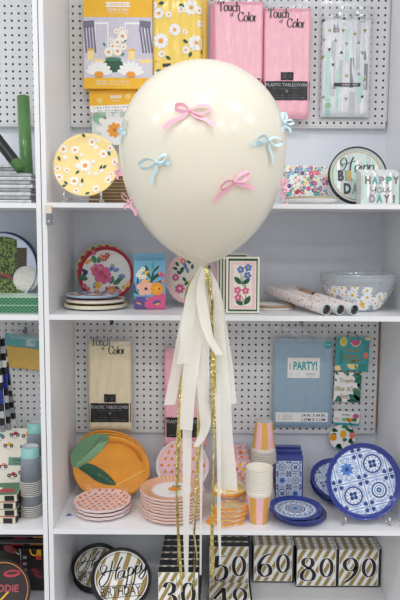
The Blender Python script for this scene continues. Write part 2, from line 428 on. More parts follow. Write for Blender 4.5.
for q in (91, 132): b.rect(U(q), V(55), .024, .032, PYEL, .0016); b.ell(U(q), V(49.5), .012, .004, YEL, .002)
for q in (100, 146): b.ell(U(q), V(61), .026, .007, PYEL, .0018)
b.ell(U(113.5), V(65), .036, .026, DGREEN, .002); b.ell(U(113.5), V(59), .030, .007, GREEN, .0022)
for q, y, r in ((109, 52, .017), (118, 51, .017), (113, 46, .013), (118, 42, .015), (123, 36, .019), (117, 31, .010), (122, 29, .009), (124, 47, .012), (127, 32, .008), (112, 40, .009)):
    b.ell(U(q), V(y), r*1.05, r*1.05, PYEL, .0023); b.flower(U(q), V(y), r, 9, WHITE, ORANGE, .0026, .34)
for q, y, a in ((106, 46, 2.2), (121, 55, .4), (111, 49, 1.8), (124, 42, .8)): b.leaf(U(q), V(y), .016, .004, a, GREEN, .0025)
for q in (99, 131):
    for k in range(8):
        a = rad(15 + k*21); b.ell(U(q)+.030*math.cos(a), V(75)+.030*math.sin(a), .021, .009, WHITE, .003+.0001*k, a)
    b.ell(U(q), V(74.5), .017, .011, ORANGE, .0042); b.rect(U(q), V(76), .001, .012, DORANGE, .0046)
b.rect(0, (V(78)+V(89))/2, w, V(78)-V(89), YEL, .0050); b.build('picture_print', t)
b = MB(M=FRONT)
b.poly([(U(106), V(2)), (U(131), V(2)), (U(129), V(4.5)), (U(131), V(7)), (U(106), V(7)), (U(108), V(4.5))], WHITE, .001)
b.text('CENTERPIECE', U(118.5), V(4.5), .066, .009, YEL, .0015); b.text('CENTRE DE TABLE', U(118.5), V(9.7), .076, .010, WHITE, .001)
b.text('CENTRO DE MESA PARA DECORACION', U(118.5), V(13), .074, .0035, WHITE, .001)
b.text('ASSEMBLED   12 in x 8 in   30.5 x 20.4', U(113), V(81.5), .12, .0052, WHITE, .0056)
b.text('ENSAMBLADO   22.4 cm  8.3 in  14.2 x 16.3', U(113), V(84.3), .12, .0052, WHITE, .0056); b.build('lettering', t)
# daisy cutouts below
x, z, w, h = hang_dims(92, 139, 90, 145, .352)
t = thing('decoration_pack', 'clear pack of daisy cutouts under a yellow header card', 'decoration pack', (x, .352, z), (0, rad(-2.5), 0))
b = MB(M=FRONT); V = lambda y: h*(145-y)/55
hh = V(112); b.box(-w/2, w/2, hh, h, -.002, .002, YEL); b.build('header_card', t)
b = MB(M=FRONT); b.rect(0, (V(105)+V(112))/2, w, V(105)-V(112), WHITE, .0026); b.rect(.01, V(97), .040, .010, WHITE, .0026, 0); b.text('SCATTER', .01, V(97), .034, .006, YEL, .003)
b.text('CUTOUTS', .01, V(101), .026, .004, WHITE, .003)
for k in range(12): b.ell(-w*.40 + k*w*.062, V(107.3), .0028, .0022, (YEL, GREEN, GREY)[k % 3], .003)
b.text('8 ct   12 in  x 30.4 cm', -.012, V(110.3), .09, .0045, DARK, .003); b.flower(-.05, V(100), .010, 8, PYEL, YEL, .0026); b.flower(.055, V(97), .010, 8, PYEL, YEL, .0026); b.build('lettering', t)
b = MB(M=FRONT); b.clip = [(-w/2, 0), (w/2, 0), (w/2, hh), (-w/2, hh)]
b.box(-w*.48, w*.48, .004, hh, -.004, 0, mat('frosted_filler', '#dfe4e0', .4))
for q, y, r, m in ((-.052, 117, .028, LGREEN), (-.03, 122, .022, GREEN), (.02, 118, .03, MINT)): b.ell(q, V(y), r, r*.8, m, .001)
b.flower(.0, V(130), .070, 11, WHITE, ORANGE, .002, .30, .2, .20); b.flower(.0, V(130), .028, 8, ORANGE, DORANGE, .0028, .3, .1); b.build('daisy_print', t)
bag(t, w, hh, .002, .008)
# yellow daisy tablecover
x, z, w, h = hang_dims(153, 202, -14, 121, .345)
t = thing('tablecover_pack', 'yellow tablecover pack printed with white daisies hanging over the balloon', 'tablecover', (x, .345, z))
b, hf = pillow(w, h, .020, TYEL, seed=3); b.build('folded_cover', t)
b = MB(M=FRONT, hf=lambda u, v: hf(u, v)+.001); V = lambda y: h*(121-y)/135; U = lambda px: (px-177.5)/49*w
b.clip = [(-w/2, 0), (w/2, 0), (w/2, h), (-w/2, h)]
sheet(b, lambda u, v: hf(u, v), -w/2+.001, w/2-.001, .001, h-.001, TYEL, .0003)
for q, y, r in ((191, 9, .027), (159, 15, .020), (161, 42, .028), (175, 31, .022), (196, 44, .028), (169, 16, .012), (181, 11, .013), (199, 12, .014), (162, 55, .013), (186, 51, .014), (185, 33, .009), (154, 7, .014), (200, 25, .012), (160, 78, .026), (185, 84, .026), (172, 100, .022), (196, 108, .026)):
    b.flower(U(q), V(y), r, 10, WHITE, ORANGE, .0008, .32, q*1.)
for q, y, a in ((159, 6, .3), (179, 6, -.4), (183, 41, -.5), (189, 58, 1.1), (166, 57, -.6), (156, 73, .4), (201, 54, .9), (178, 76, 1.2)): b.leaf(U(q), V(y), .022, .006, a, DGREEN, .0012)
b.rect(U(167), V(66), .030, .012, DARK, .002, rad(3)); b.text('TABLE COVER', U(157), V(62.5), .02, .003, BLACK, .002); b.build('daisy_print', t)
bag(t, w+.006, h, .03, .023)
t = cover_pack(157, 207, -12, 121, .372, TYEL, 'second yellow daisy tablecover peeking from behind the first', None, .02, title=False, seed=5, d=.010)
# pink tablecovers
cover_pack(209, 258, 4, 116, .372, PINK2, 'pink tablecover tucked behind the higher hanging pink pack', None, .03, title=False, seed=8, d=.010)
cover_pack(213, 262, 1, 119, .335, PINK, 'pink tablecover pack hanging beside the yellow daisy tablecover', None, .045, band=(79, 100), title=True, seed=1, d=.018)
cover_pack(259, 306, 9, 116, .374, PINK2, 'pink tablecover tucked behind the lower hanging pink pack', None, .03, title=False, seed=9, d=.010)
cover_pack(262, 309, 8, 119, .342, PINK, 'pink tablecover pack with black label beside the silver cello bags', None, .05, band=(82, 101), seal=(73, 81), seed=2, d=.018)
# cello bags pack
x, z, w, h = hang_dims(320, 369, 16, 117, .375)
t = thing('cello_bag_pack', 'clear pack of bags with grey and mint brush stripes and triangles', 'party bag pack', (x, .375, z))
b, hf = pillow(w, h, .009, mat('silver_white_film', '#dadcdf', .22, bump=.3, bump_scale=30, coat=.5), folds=.0008, seed=4); b.build('bag_bundle', t)
V = lambda y: h*(117-y)/101; U = lambda px: (px-344.5)/49*w
b = MB(M=FRONT, hf=hf)
for q, y0, y1, wd, m in ((323, 16, 35, 3, MINT), (333.5, 17, 33, 7, GREY), (342, 16, 25, 4, LGREY), (349, 17, 30, 4.5, GREY), (345, 30, 62, 4, MINT), (356, 22, 70, 4, LGREY), (331, 42, 96, 5, LGREY), (339, 60, 84, 4, LGREY), (350, 58, 88, 4, GREY), (363, 16, 60, 3, GREY), (326, 52, 100, 5, MINT), (364, 64, 90, 4, GREY), (359, 76, 104, 5, MINT), (343, 88, 112, 5, WHITE), (351, 92, 114, 6, LGREY), (336, 70, 110, 3, MINT), (361, 96, 114, 4, WHITE), (327, 100, 115, 5, LTEAL), (360, 17, 23, 4, GREY)):
    b.rect(U(q), (V(y0)+V(y1))/2, wd/49*w*.9, V(y0)-V(y1), m, .0006)
for q in (331.5, 334.2): b.rect(U(q), V(25), .003, .06, LGREY, .001)
for k, (q, y) in enumerate(((321, 21), (321.5, 40), (327, 31), (327, 50), (333, 41), (340.5, 31), (341, 19), (344, 44), (352, 34), (356, 19), (356, 43), (362, 31), (339, 53), (360, 53), (345, 76), (331, 65), (357, 74), (321, 57), (322, 98), (345, 99), (363, 80), (361, 97), (333, 88))):
    a = (0.5, 2.6, 4.7) if k % 2 else (1.57, 3.66, 5.76)
    b.poly([(U(q)+.0078*math.cos(c), V(y)+.0078*math.sin(c)) for c in a], (DARK, GREY, GOLD)[k % 3], .0014)
b.build('stripe_print', t)
b = MB(M=FRONT, hf=hf); b.rect(U(346), V(85), .102, .013, DARK, .002); b.text('CELLO BAGS  .  SACS', U(346), V(85), .075, .006, WHITE, .0026)
b.build('label_print', t); b = MB(M=FRONT, hf=hf); b.ell(U(327), V(106), .016, .016, LGREEN, .002); b.ring(U(327), V(106), .013, .016, WHITE, .0024); b.build('label_print', t)
bag(t, w+.012, h, .052, .012)

# hooks for the hanging packs
hook(37, 3, 'empty steel peg hook on the pegboard above the green tubes', .06)
hook(347, -3, 'thin steel peg hook holding the striped cello bags', .045)

# ------------------------------------------------------------------ plates
def plate_profile(R, deep=.016, flat=.70):
    q = .985-flat
    return [(0, .002), (R*flat, .002), (R*(flat+q*.18), .003), (R*(flat+q*.72), deep*.75), (R*.985, deep), (R, deep-.0005), (R*.99, deep-.003)]
def plate_hf(R, deep=.016, flat=.70):
    P = plate_profile(R, deep, flat)
    def hf(u, v):
        r = math.hypot(u, v)
        for (a, za), (c, zc) in zip(P, P[1:]):
            if a <= r <= c: return za + (zc-za)*(r-a)/max(c-a, 1e-6)
        return P[4][1]
    return hf
def plate(t, R, body, rim, deep=.016, T=.012, layers=4, flat=.70, wave=None, edge=None, n=72, name='plate_body', thinrim=False):
    """a pack of nested plates lying in its own xy plane, face up: top face at about T"""
    P = [(r, z+T) for r, z in plate_profile(R, deep, flat)]
    ms = [body, body, body if thinrim else rim, rim, rim, rim]
    k = T/layers
    for i in range(layers):
        z = P[6][1] - k*(i+.5); P += [(R*.975, z+k*.3), (R*.995, z-k*.2)]; ms += [edge or body, edge or body]
    zb = max(0, P[-1][1] - deep*.75)
    P += [(R*.94, P[-1][1]-.002), (R*flat, 0), (0, 0)]; ms += [edge or body, body, body]
    b = MB(); b.lathe(P, body, n, ms, wave=wave and (lambda a, q: 1 + wave(a)*min(1, P[q][0]/R)**8)); return b.build(name, t)
def easel(x, y, z, w, label, lean=.05, hgt=.09):
    t = thing('plate_stand', label, 'plate stand', (x, y, z))
    for sx in (-1, 1):
        b = MB(); u = sx*w/2
        b.tube([(u, -.020, .034), (u*1.02, -.026, .022), (u, -.014, .0145), (u*.97, -.006, .0125), (u*1.0, .004, .0075), (u*1.08, -.004, .004), (u*1.1, -.016, .0036)], .0036, ACRYL, k=4)
        b.tube([(u*.97, -.006, .0125), (u*.8, .03, .016), (u*.7, .075, .0045)], .0036, ACRYL, k=3); b.build('foot', t)
    b = MB(); b.tube([(-w*.38, .045, .0138), (w*.38, .045, .0138)], .003, ACRYL); b.build('crossbar', t)
    return t
def upright(name, label, cx, cy, R, Y, zshelf, lean, group=None, spin=0, lift=0, cat='paper plate'):
    """Empty for a plate standing on its rim: local z is the face normal, turned towards the viewer, leaning back; Y: where its rim touches down"""
    p = at(cx, cy, Y)
    th = rad(90-lean)
    loc = (p.x, Y + math.sin(rad(lean))*R, zshelf + lift + math.cos(rad(lean))*R)
    t = thing(name, label, cat, loc, (th, 0, 0), group)
    if spin: t.rotation_euler = (th, 0, 0); t.delta_rotation_euler = (0, 0, 0)
    return t

# -------- shelf 1
# yellow daisy plate on stand
R = 33.0*mpp(84, 165, .03); p = at(84.2, 165, .04)
YF = .028; easel(p.x, YF, Z1+.0005, .118, 'clear plate stand under the yellow daisy plate')
t = upright('paper_plate', 'pale yellow daisy plate propped on a clear stand', 85.3, 165, R, YF+.004, Z1, 15, lift=.018)
plate(t, R, PYEL, PYEL, T=.004, layers=1, deep=.014)
b = MB(hf=lambda u, v, g=plate_hf(R, .014): g(u, v)+.0045, clip=disc(0, 0, R*.985))
for i, (q, y, r) in enumerate(((82.5, 165, .027), (71.5, 149, .018), (101, 153, .019), (72, 181, .021), (60, 149, .018), (89, 141, .017), (107, 180, .018), (57, 178, .017), (95, 189, .017), (75, 191, .014), (108, 148, .014), (75, 165, .011), (64, 170, .012), (62, 157, .010), (93, 146, .010), (94, 173, .010), (100, 170, .010), (78, 154, .008), (87, 173, .008), (91, 161, .009), (79, 185, .008), (96, 140, .009), (113, 162, .016), (110, 174, .012), (55, 169, .013))):
    b.flower((q-84)/33.5*R, (165-y)/32*R, r*.86, 10, WHITE, ORANGE if r > .0115 else WHITE, .0006, .34, q*1.3, .2)
for q, y, a in ((75.5, 159, 2.3), (77, 170, 3.9), (80, 183, 1.5), (98, 169, 1.2), (101, 168, .9), (82, 137, 2.2), (108, 155, 2), (60, 188, .5), (84, 195, .4), (57, 161, 1.9), (66, 185, 2.4), (110, 183, .2)): b.leaf((q-84)/33.5*R, (165-y)/32*R, .017, .0042, a, DGREEN, .0012)
b.build('daisy_print', t)
# tan stack behind
wst = 100*mpp(112, 185, .3)
zz = Z1 + .0006
p = at(116, 190, .30)
for k in range(9):
    t = thing('napkin_pack', f'tan striped napkin pack, {ORD[8-k]} of the stack behind the yellow daisy plate', 'napkin pack', (p.x + random.uniform(-.002, .002), .305, zz), group='tan napkin packs in one stack')
    b = MB(); w = .17; b.box(-w/2, w/2, -.08, .08, .0006, .0095, KRAFT); b.build('folded_napkins', t)
    b = MB(); b.box(-w/2-.001, w/2+.001, -.082, .081, .0095, .0112, mat('tan_light', '#d9c49e', .6)); b.build('cover_sheet', t); zz += .0118
# ditsy floral napkins
DITSY = mat('ditsy_white', '#e9efe9', .4)
for k in range(3):
    Yk = .235 + .030*k; w = 46.5*mpp(306, 182, .235)
    t = thing('napkin_pack', ('floral napkin pack with tiny red, blue and yellow blossoms standing beside the balloon', 'second floral napkin pack, just behind the front blossom one', 'third floral napkin pack, at the back of the blossom row')[k], 'napkin pack', (at(306.5, 185, Yk).x, Yk, Z1+.0006), (rad(-7), 0, 0), 'tiny blossom napkin packs')
    b = MB(); H = .148; b.box(-w/2, w/2, 0, .022, .003, H, DITSY); b.build('folded_napkins', t)
    if k == 0:
        b = MB(M=FRONT, clip=[(-w/2, .003), (w/2, .003), (w/2, H), (-w/2, H)])
        rr = random.Random(5)
        for i in range(300):
            u, v = rr.uniform(-w/2, w/2), rr.uniform(.004, H); m = rr.choice([HPINK, RED, HPINK, PYEL, SKYB, MBLUE, LGREEN, SPINK, TEAL, CORAL, PURPLE])
            r = rr.choice([.0025, .0032, .0042, .0062, .0085])
            if r > .005: b.flower(u, v, r, 6, m, m, .0004+.000002*i, .5, u*50, .42); b.ell(u, v, r*.25, r*.25, rr.choice([WHITE, RED, PYEL]), .0009+.000002*i, 0, 6)
            else: b.ell(u, v, r, r*.8, m, .0004+.000002*i, u*90, 8)
        b.build('blossom_print', t)
# white scalloped plates lying
R = .093; p = at(311, 200, .12); zz = Z1+.0006
scal = lambda n, k: (lambda a: k*(abs(math.sin(a*n/2))-.5))
for k in range(2):
    t = thing('paper_plate', ('upper white scalloped plate with gold edge before the blossom napkins', 'lower white scalloped plate with gold edge resting on the shelf')[1-k], 'paper plate', (p.x, .12, zz), group='white scalloped plates')
    P = [(0, .002), (R*.62, .002), (R*.96, .0205), (R, .021), (R, .0196), (R*.64, 0), (0, 0)]
    b = MB(); b.lathe(P, WHITE, 96, [WHITE, WHITE, GOLD, GOLD, WHITE, WHITE], wave=lambda a, q, P=P: 1+.02*(abs(math.sin(a*9))-.5)*(P[q][0]/R)**4); b.build('plate_body', t); zz += .0052
# round happy birthday plate
R = 28.5*mpp(357, 178, .2); Yb = .155
t = upright('paper_plate', 'round birthday plate with charcoal rim and grey and mint stripes', 357, 178, R, Yb, Z1+.001, 13)
plate(t, R, mat('grey_mint_paper', '#d4dbd8', .35), DARK, T=.022, layers=5, flat=.87, edge=DARK, thinrim=True)
b = MB(hf=lambda u, v: .0244, clip=disc(0, 0, R*.86, 48))
for k in range(15):
    u = (-.9+k*.13)*R; b.rect(u, random.uniform(-.3, .3)*R, .10*R, random.uniform(1.2, 2.0)*R, (LGREY, MINT, WHITE, LGREY, MINT)[k % 5], .0006+.00001*k)
b.clip = None; b.ring(0, 0, R*.84, R*.865, GOLD, .0008, 48); b.build('stripe_print', t)
b = MB(); k = R/28.5; h0 = .0258
S = lambda P, w, m, thin=None: b.stroke([((q-357)*k, (178-y)*k) for q, y in P], w*k*1.2, m, h0, thin and thin*k)
S([(343, 169), (341, 164), (345, 160), (347, 165), (344, 172), (341, 173)], 1.1, DARK, .6); S([(354, 159), (351, 166), (350, 173)], 1.4, DARK, .6); S([(342, 167), (350, 165), (356, 163)], 1, DARK, .6)
S([(360, 167), (356, 168), (355, 172), (358, 172), (361, 168), (361, 173)], 1.1, DARK, .6)
for dx in (0, 5.6): S([(364+dx, 167), (363+dx, 175), (362.6+dx, 179)], 1.1, DARK); S([(364+dx, 169), (367+dx, 167), (367.6+dx, 171), (364+dx, 173)], 1.1, DARK, .6)
for s, q, y, w, hh, m in (('B', 341, 178, 6, 11, DARK), ('I', 346, 178, 2.2, 11, GREY), ('R', 350, 178, 5, 11, GOLD), ('T', 357, 178, 5.5, 11, GREY), ('H', 364, 178, 5.5, 11, DARK), ('D', 347, 191, 7, 11, DARK), ('A', 354.5, 191, 6, 11, GREY), ('Y', 361, 191, 6, 11, GOLD)):
    b.text(s, (q-357)*k, (178-y)*k, w*k, hh*k, m, h0, bold=.05)
b.build('lettering', t)
# HAPPY you DAY napkins
w = 37.5*mpp(378, 188, .08)
for k in range(3):
    Yk = .048 + .0215*k
    t = thing('napkin_pack', ('small square napkin pack reading HAPPY you DAY at the shelf edge', 'striped napkin pack directly behind the HAPPY you DAY one', 'hindmost striped napkin pack behind the HAPPY you DAY one')[k], 'napkin pack', (at(378.5, 188, .07).x, Yk, Z1+.0006), (rad(-5), 0, 0), 'small birthday napkin packs')
    H = (.106, .114, .120)[k]; b = MB(); b.box(-w/2, w/2, 0, .020, .002, H, mat('grey_white_paper', '#d3d6d6', .35)); b.build('folded_napkins', t)
    b = MB(M=FRONT, clip=[(-w/2, .002), (w/2, .002), (w/2, H), (-w/2, H)])
    for q in range(12): b.rect(-w/2+(q+.3)*w/12, H*random.uniform(.3, .7), w/16, H*random.uniform(.5, 1.1), (LGREY, MINT, WHITE, LGREY, WHITE)[q % 5], .0006+.00001*q)
    b.build('stripe_print', t)
    if k == 0:
        b = MB(M=FRONT); m5 = (mat('taupe', '#7d6f62', .5), TEAL, GREY, mat('sea_green', '#4fa08a', .5), mat('taupe_dark', '#6f6256', .5))
        for i, s in enumerate('HAPPY'): b.text(s, (-.32+i*.185)*w, .76*H, .150*w, .235*H, m5[i], .0012, bold=.045)
        for i, s in enumerate('DAY!'): b.text(s, (-.20+i*.19)*w, .19*H, (.16 if s != '!' else .06)*w, .25*H, m5[(i+2) % 5], .0012, bold=.045)
        k2 = w/37; F = lambda P: [((q-378)*k2, (204-y)*k2) for q, y in P]
        for P in ([(369, 186), (369.5, 190), (373, 190), (374, 186), (373, 193), (370, 196), (369, 193)], [(378, 187), (375, 189), (377, 192), (380, 190), (378, 187)], [(382, 187), (381, 191), (384, 191), (386, 187), (386, 191), (389, 190)]):
            b.stroke(F(P), .0035, WHITE, .0016); b.stroke(F(P), .0021, BLACK, .002)
        b.build('lettering', t)

# -------- shelf 2
# three packs of floral plates lying
zz = Z2+.0006; p = at(96, 300, .2)
for k, (R, rim, body, lab, cx, T) in enumerate(((.112, mat('pale_butter', '#f0e4ae', .4), WHITE, 'flat pack of plates with yellow floral rim, lowest of the three', 96, .009), (.106, mat('dusty_mauve', '#c4aab0', .45), CREAM, 'flat pack of plates with mauve rim, between yellow and blue ones', 96, .008), (.094, mat('powder_blue', '#b4cfe4', .4), WHITE, 'pale blue floral plate pack, topmost of the flat stack', 93, .004))):
    t = thing('paper_plate', lab, 'paper plate', (at(cx, 300, .2).x, .195, zz), (0, rad(.0), 0), 'flat floral plate packs')
    plate(t, R, body, rim, T=T, layers=2, deep=.009, edge=CREAM if k < 2 else rim)
    b = MB(hf=lambda u, v, g=plate_hf(R, .009), T=T: g(u, v)+T+.0004)
    rr = random.Random(k)
    for i in range(16):
        a = i*2*math.pi/16; b.flower(R*.8*math.cos(a), R*.8*math.sin(a), .011, 6, rr.choice([HPINK, RED, PURPLE, SKYB, YEL]), YEL, .001, .3)
    for i in range(14):
        a, q = rr.uniform(0, 6.3), rr.uniform(0, .6)*R; b.flower(q*math.cos(a), q*math.sin(a), .014, 6, rr.choice([HPINK, RED, CORAL, MBLUE]), YEL, .001, .3)
    b.build('floral_print', t); zz += T + .0105
# upright red rimmed plate and the one behind
def floral_big(t, R, T):
    b = MB(hf=lambda u, v, g=plate_hf(R, .016, .86): g(u, v)+T+.0006, clip=disc(0, 0, R*.97)); k = R/28.; U = lambda q: (q-106)*k; V = lambda y: (273-y)*k
    for q, y, r, m, n in ((101, 272, 9.5, HPINK, 5), (105, 276, 7, HPINK, 5), (96, 268, 6, mat('rose', '#e0789c', .45), 5)): b.flower(U(q), V(y), r*k, n, m, RED, .0008+q*1e-5, .28, q*1., .42)
    for q, y, L, a, m in ((95, 262, 9, 1.9, GREEN), (97, 262, 9, 1.1, GREEN), (88, 278, 10, 2.9, GREEN), (110, 283, 9, 1.2, GREEN), (113, 283, 9, .5, GREEN), (116, 279, 8, .3, GREEN), (118, 274, 8, -.2, MBLUE), (110, 270, 8, 1.1, BLUE), (113, 270, 7, .4, MBLUE), (94, 288, 8, 1.3, MBLUE), (82, 275, 8, .8, INDIGO), (87, 272, 7, 2.5, INDIGO), (113, 286, 7, -.2, GREEN), (104, 259, 7, .9, LGREEN)): b.leaf(U(q), V(y), L*k, L*k*.28, a, m, .0014)
    for q, y, r, m in ((104, 257, 3.5, RED), (107, 254, 3, RED), (101, 255, 2.5, CORAL), (128, 283, 3.5, PYEL), (124, 286, 2.5, YEL), (87, 261, 2.5, YEL), (90, 259, 2, YEL), (84, 285, 3, HPINK), (88, 288, 2.5, HPINK), (120, 291, 3, HPINK), (109, 291, 6, RED), (112, 289, 5, CORAL), (98, 284, 4, YEL), (93, 250, 4, HPINK), (112, 264, 2, LGREEN), (97, 292, 4, ORANGE)): b.flower(U(q), V(y), r*k, 6, m, YEL if m != YEL else ORANGE, .0018, .3)
    b.build('floral_print', t)
R = 27.5*mpp(106, 272, .36)
t = upright('paper_plate', 'red rimmed floral plate standing behind the flat plate packs', 106, 272, R, .338, Z2+.001, 8, lift=.005)
plate(t, R, WHITE, RED, T=.010, layers=3, edge=RED, flat=.86); floral_big(t, R, .010)
t = upright('paper_plate', 'floral plate with yellow and teal rim behind the red rimmed plate', 104, 268, R, .374, Z2+.001, 5, lift=.014)
plate(t, R, LTEAL, PYEL, T=.006, layers=2, edge=TEAL)
b = MB(hf=lambda u, v, g=plate_hf(R): g(u, v)+.0064)
for i in range(22):
    a = i*2*math.pi/22; b.flower(R*.9*math.cos(a), R*.9*math.sin(a), .009, 6, (RED, TEAL, GREEN, HPINK, DARK)[i % 5], YEL, .0005, .3)
b.build('floral_print', t)
# blue floral guest napkins
w = 31.5*mpp(150, 282, .16)
for k in range(2):
    Yk = .158 + .030*k; H = .172 + .024*k
    t = thing('napkin_pack', ('blue guest napkin pack with pink and peach garden flowers', 'blue guest napkin pack half hidden behind the garden flower one')[k], 'napkin pack', (at(149.5+k*-1.0, 282, .16).x, Yk, Z2+.0006), (rad(-4), 0, rad(2)), 'blue garden napkin packs')
    b = MB(); b.box(-w/2, w/2, 0, .026, .002, H, mat('napkin_blue', '#6fadcb', .3, coat=.4)); b.build('folded_napkins', t)
    if k == 0:
        b = MB(M=FRONT, clip=[(-w/2, .002), (w/2, .002), (w/2, H), (-w/2, H)]); U = lambda q: (q-149.5)/31.5*w; V = lambda y: (308-y)/50*H
        b.rect(0, H*.13, w, H*.26, PURPLE, .0005); b.flower(U(160), V(301), .034, 6, HPINK, HPINK, .0010, .5, 0, .45); b.flower(U(153), V(303), .030, 6, HPINK, HPINK, .0011, .5, 0, .45)
        for q, y, L, a in ((151, 283, 15, 1.4), (151, 280, 12, .9), (153, 277, 11, .6), (151, 277, 11, 2.1), (153, 270, 9, .8), (149, 271, 9, 2.0), (152, 268, 8, 1.4), (155, 282, 10, .4), (139, 293, 9, 2.5), (136, 298, 9, 2.2)): b.leaf(U(q), V(y), L*.0036, .0045, a, (TEAL, DGREEN)[int(q) % 2], .0008)
        for q, a in ((138, 1.6), (140, 1.35), (142, 1.2), (136, 1.9), (144, 1.0)): b.leaf(U(q), V(290), .050, .004, a, INDIGO, .0013)
        b.flower(U(145), V(286), .030, 5, mat('peach', '#f0b49c', .45), mat('peach', '#f0b49c'), .0016, .4, .4, .42); b.ell(U(146), V(287), .006, .005, DARK, .0024)
        b.flower(U(157), V(287), .024, 10, ORANGE, YEL, .0019, .35); b.ell(U(159), V(287), .004, .004, RED, .0026)
        for q, y, m in ((147, 270, YEL), (145, 273, YEL), (148, 279, YEL), (161, 272, HPINK), (163, 274, HPINK), (163, 279, CORAL), (160, 271, CORAL)): b.ell(U(q), V(y), .008, .0045, m, .002, .5)
        for q, y in ((143, 267), (140, 270), (141, 275), (138, 273), (144, 275)): b.flower(U(q), V(y), .009, 6, WHITE, YEL, .002, .35)
        b.ell(U(157), V(301), .014, .008, PURPLE, .0024, .2); b.ell(U(157.5), V(302.5), .010, .003, YEL, .0028, .2); b.ell(U(139), V(302), .010, .003, ORANGE, .002, -.4)
        b.rect(U(147), V(297), .010, .005, SKYB, .0024, .5); b.build('garden_print', t)
# pink scalloped plate behind the tassel
R = 25.8*mpp(191, 281, .3)
t = upright('paper_plate', 'pink scalloped plate with folk flowers partly hidden by the tassel', 191.5, 281, R, .262, Z2+.0012, 10, lift=.004)
plate(t, R, CREAM, SPINK, T=.012, layers=3, edge=mat('rose_edge', '#e6a9b4', .45), flat=.78, wave=scal(26, .03), n=156)
b = MB(hf=lambda u, v, g=plate_hf(R, .016, .78): g(u, v)+.0124); k = R/25.8; U = lambda q: (q-191.5)*k; V = lambda y: (281-y)*k
for q, y, r, m in ((180, 291, 5, HPINK), (176, 280, 3.8, HPINK), (183, 264, 3.2, CORAL), (205, 278, 5, HPINK), (206, 284, 4, HPINK), (203, 267, 3, CORAL), (192, 295, 3.5, MBLUE), (207, 293, 3, SPINK)): b.flower(U(q), V(y), r*k, 7, m, SPINK, .0008, .3)
for q, y, a in ((181, 277, 2.4), (180, 273, .6), (179, 269, 2.2), (180, 276, .9), (178, 272, 2.8), (185, 288, 1.0), (186, 284, 2.2), (187, 290, .3), (193, 263, .4), (191, 266, 2.6), (208, 273, 1.4), (207, 271, 2.4), (199, 290, 1.2), (192, 272, 1.5)): b.leaf(U(q), V(y), 5.5*k, 1.5*k, a, DGREEN, .0012)
for q, y in ((186, 272), (185, 270), (188, 276)): b.leaf(U(q), V(y), 6*k, 1.6*k, 1.7, MBLUE, .0012)
b.build('floral_print', t)
# white guest napkins, green scalloped border
for k in range(4):
    w = 33.2*mpp(243, 282, .06); H = (.190, .186, .186, .197)[k]; Yk = .050 + .046*k
    t = thing('napkin_pack', ('white guest napkin pack with blue and pink stems inside green border', 'white guest napkin pack, first behind the blue and pink stems', 'white guest napkin pack, second behind the blue and pink stems', 'white guest napkin pack at the back of the green border row')[k], 'napkin pack', (at(242.8, 282, .06).x - .0095*k, Yk, Z2+.0006), (rad(-3), 0, rad(-1.0)), 'white guest napkin packs with green borders')
    b = MB(); b.box(-w/2, w/2, 0, .036, .002, H, CREAM); b.build('folded_napkins', t)
    b = MB(M=FRONT)
    for sx in (-1, 1):
        n = 22
        for i in range(n): b.ell(sx*(w/2-.011), .014+(H-.026)*i/(n-1), .0048, .0052, DGREEN, .0006, 0, 8)
    for y in (.012, H-.010):
        for i in range(13): b.ell(-w/2+.011+(w-.022)*i/12, y, .0048, .0048, DGREEN, .00065, 0, 8)
    b.rect(0, H/2, w-.022, H-.028, CREAM, .0008)
    for a, c in ((w-.030, H-.034), (w-.048, H-.052)): b.rect(0, H/2, a, c, SPINK if a > w-.04 else CREAM, .001 if a > w-.04 else .0013)
    b.build('border_print', t)
    if k == 0:
        b = MB(M=FRONT); U = lambda q: (q-242.8)/33.2*w; V = lambda y: (312-y)/58*H
        for q, y, m in ((240.5, 267, BLUE), (248, 265, BLUE), (247.5, 273, BLUE), (237.5, 288, HPINK), (245.5, 288.5, HPINK), (238, 295.5, HPINK)): b.flower(U(q), V(y), .0125, 5, m, YEL if m is BLUE else SPINK, .0022, .28, q*1., .40)
        for P in ([(241, 270), (241, 278), (242, 282)], [(247, 268), (243, 275), (242, 283)], [(247, 276), (244, 279)], [(239, 291), (243, 297), (244.5, 303)], [(246, 292), (245, 298), (244.5, 303)], [(240, 297), (243, 301)]): b.stroke([(U(q), V(y)) for q, y in P], .0022, GREEN, .0018)
        for q, y, L, a in ((241, 282, .034, 2.3), (242, 282, .032, .6), (243.5, 303, .030, 2.7), (244.5, 303, .036, 1.0), (246, 284, .010, 2.9)): b.leaf(U(q), V(y), L, L*.24, a, DGREEN, .002)
        b.build('floral_print', t)
# plates lying beneath the rolls
zz = Z2+.0006
for k, (m, lab) in enumerate(((WHITE, 'white plate lying on the shelf under the paper rolls'), (mat('tan_rim', '#b99a80', .5), 'tan edged plate lying on the white one under the rolls'))):
    t = thing('paper_plate', lab, 'paper plate', (at(272, 300, .20).x, .225, zz)); plate(t, .088, WHITE, m, T=.004, layers=1, deep=.0035, edge=m); zz += .0085
PLTOP = zz
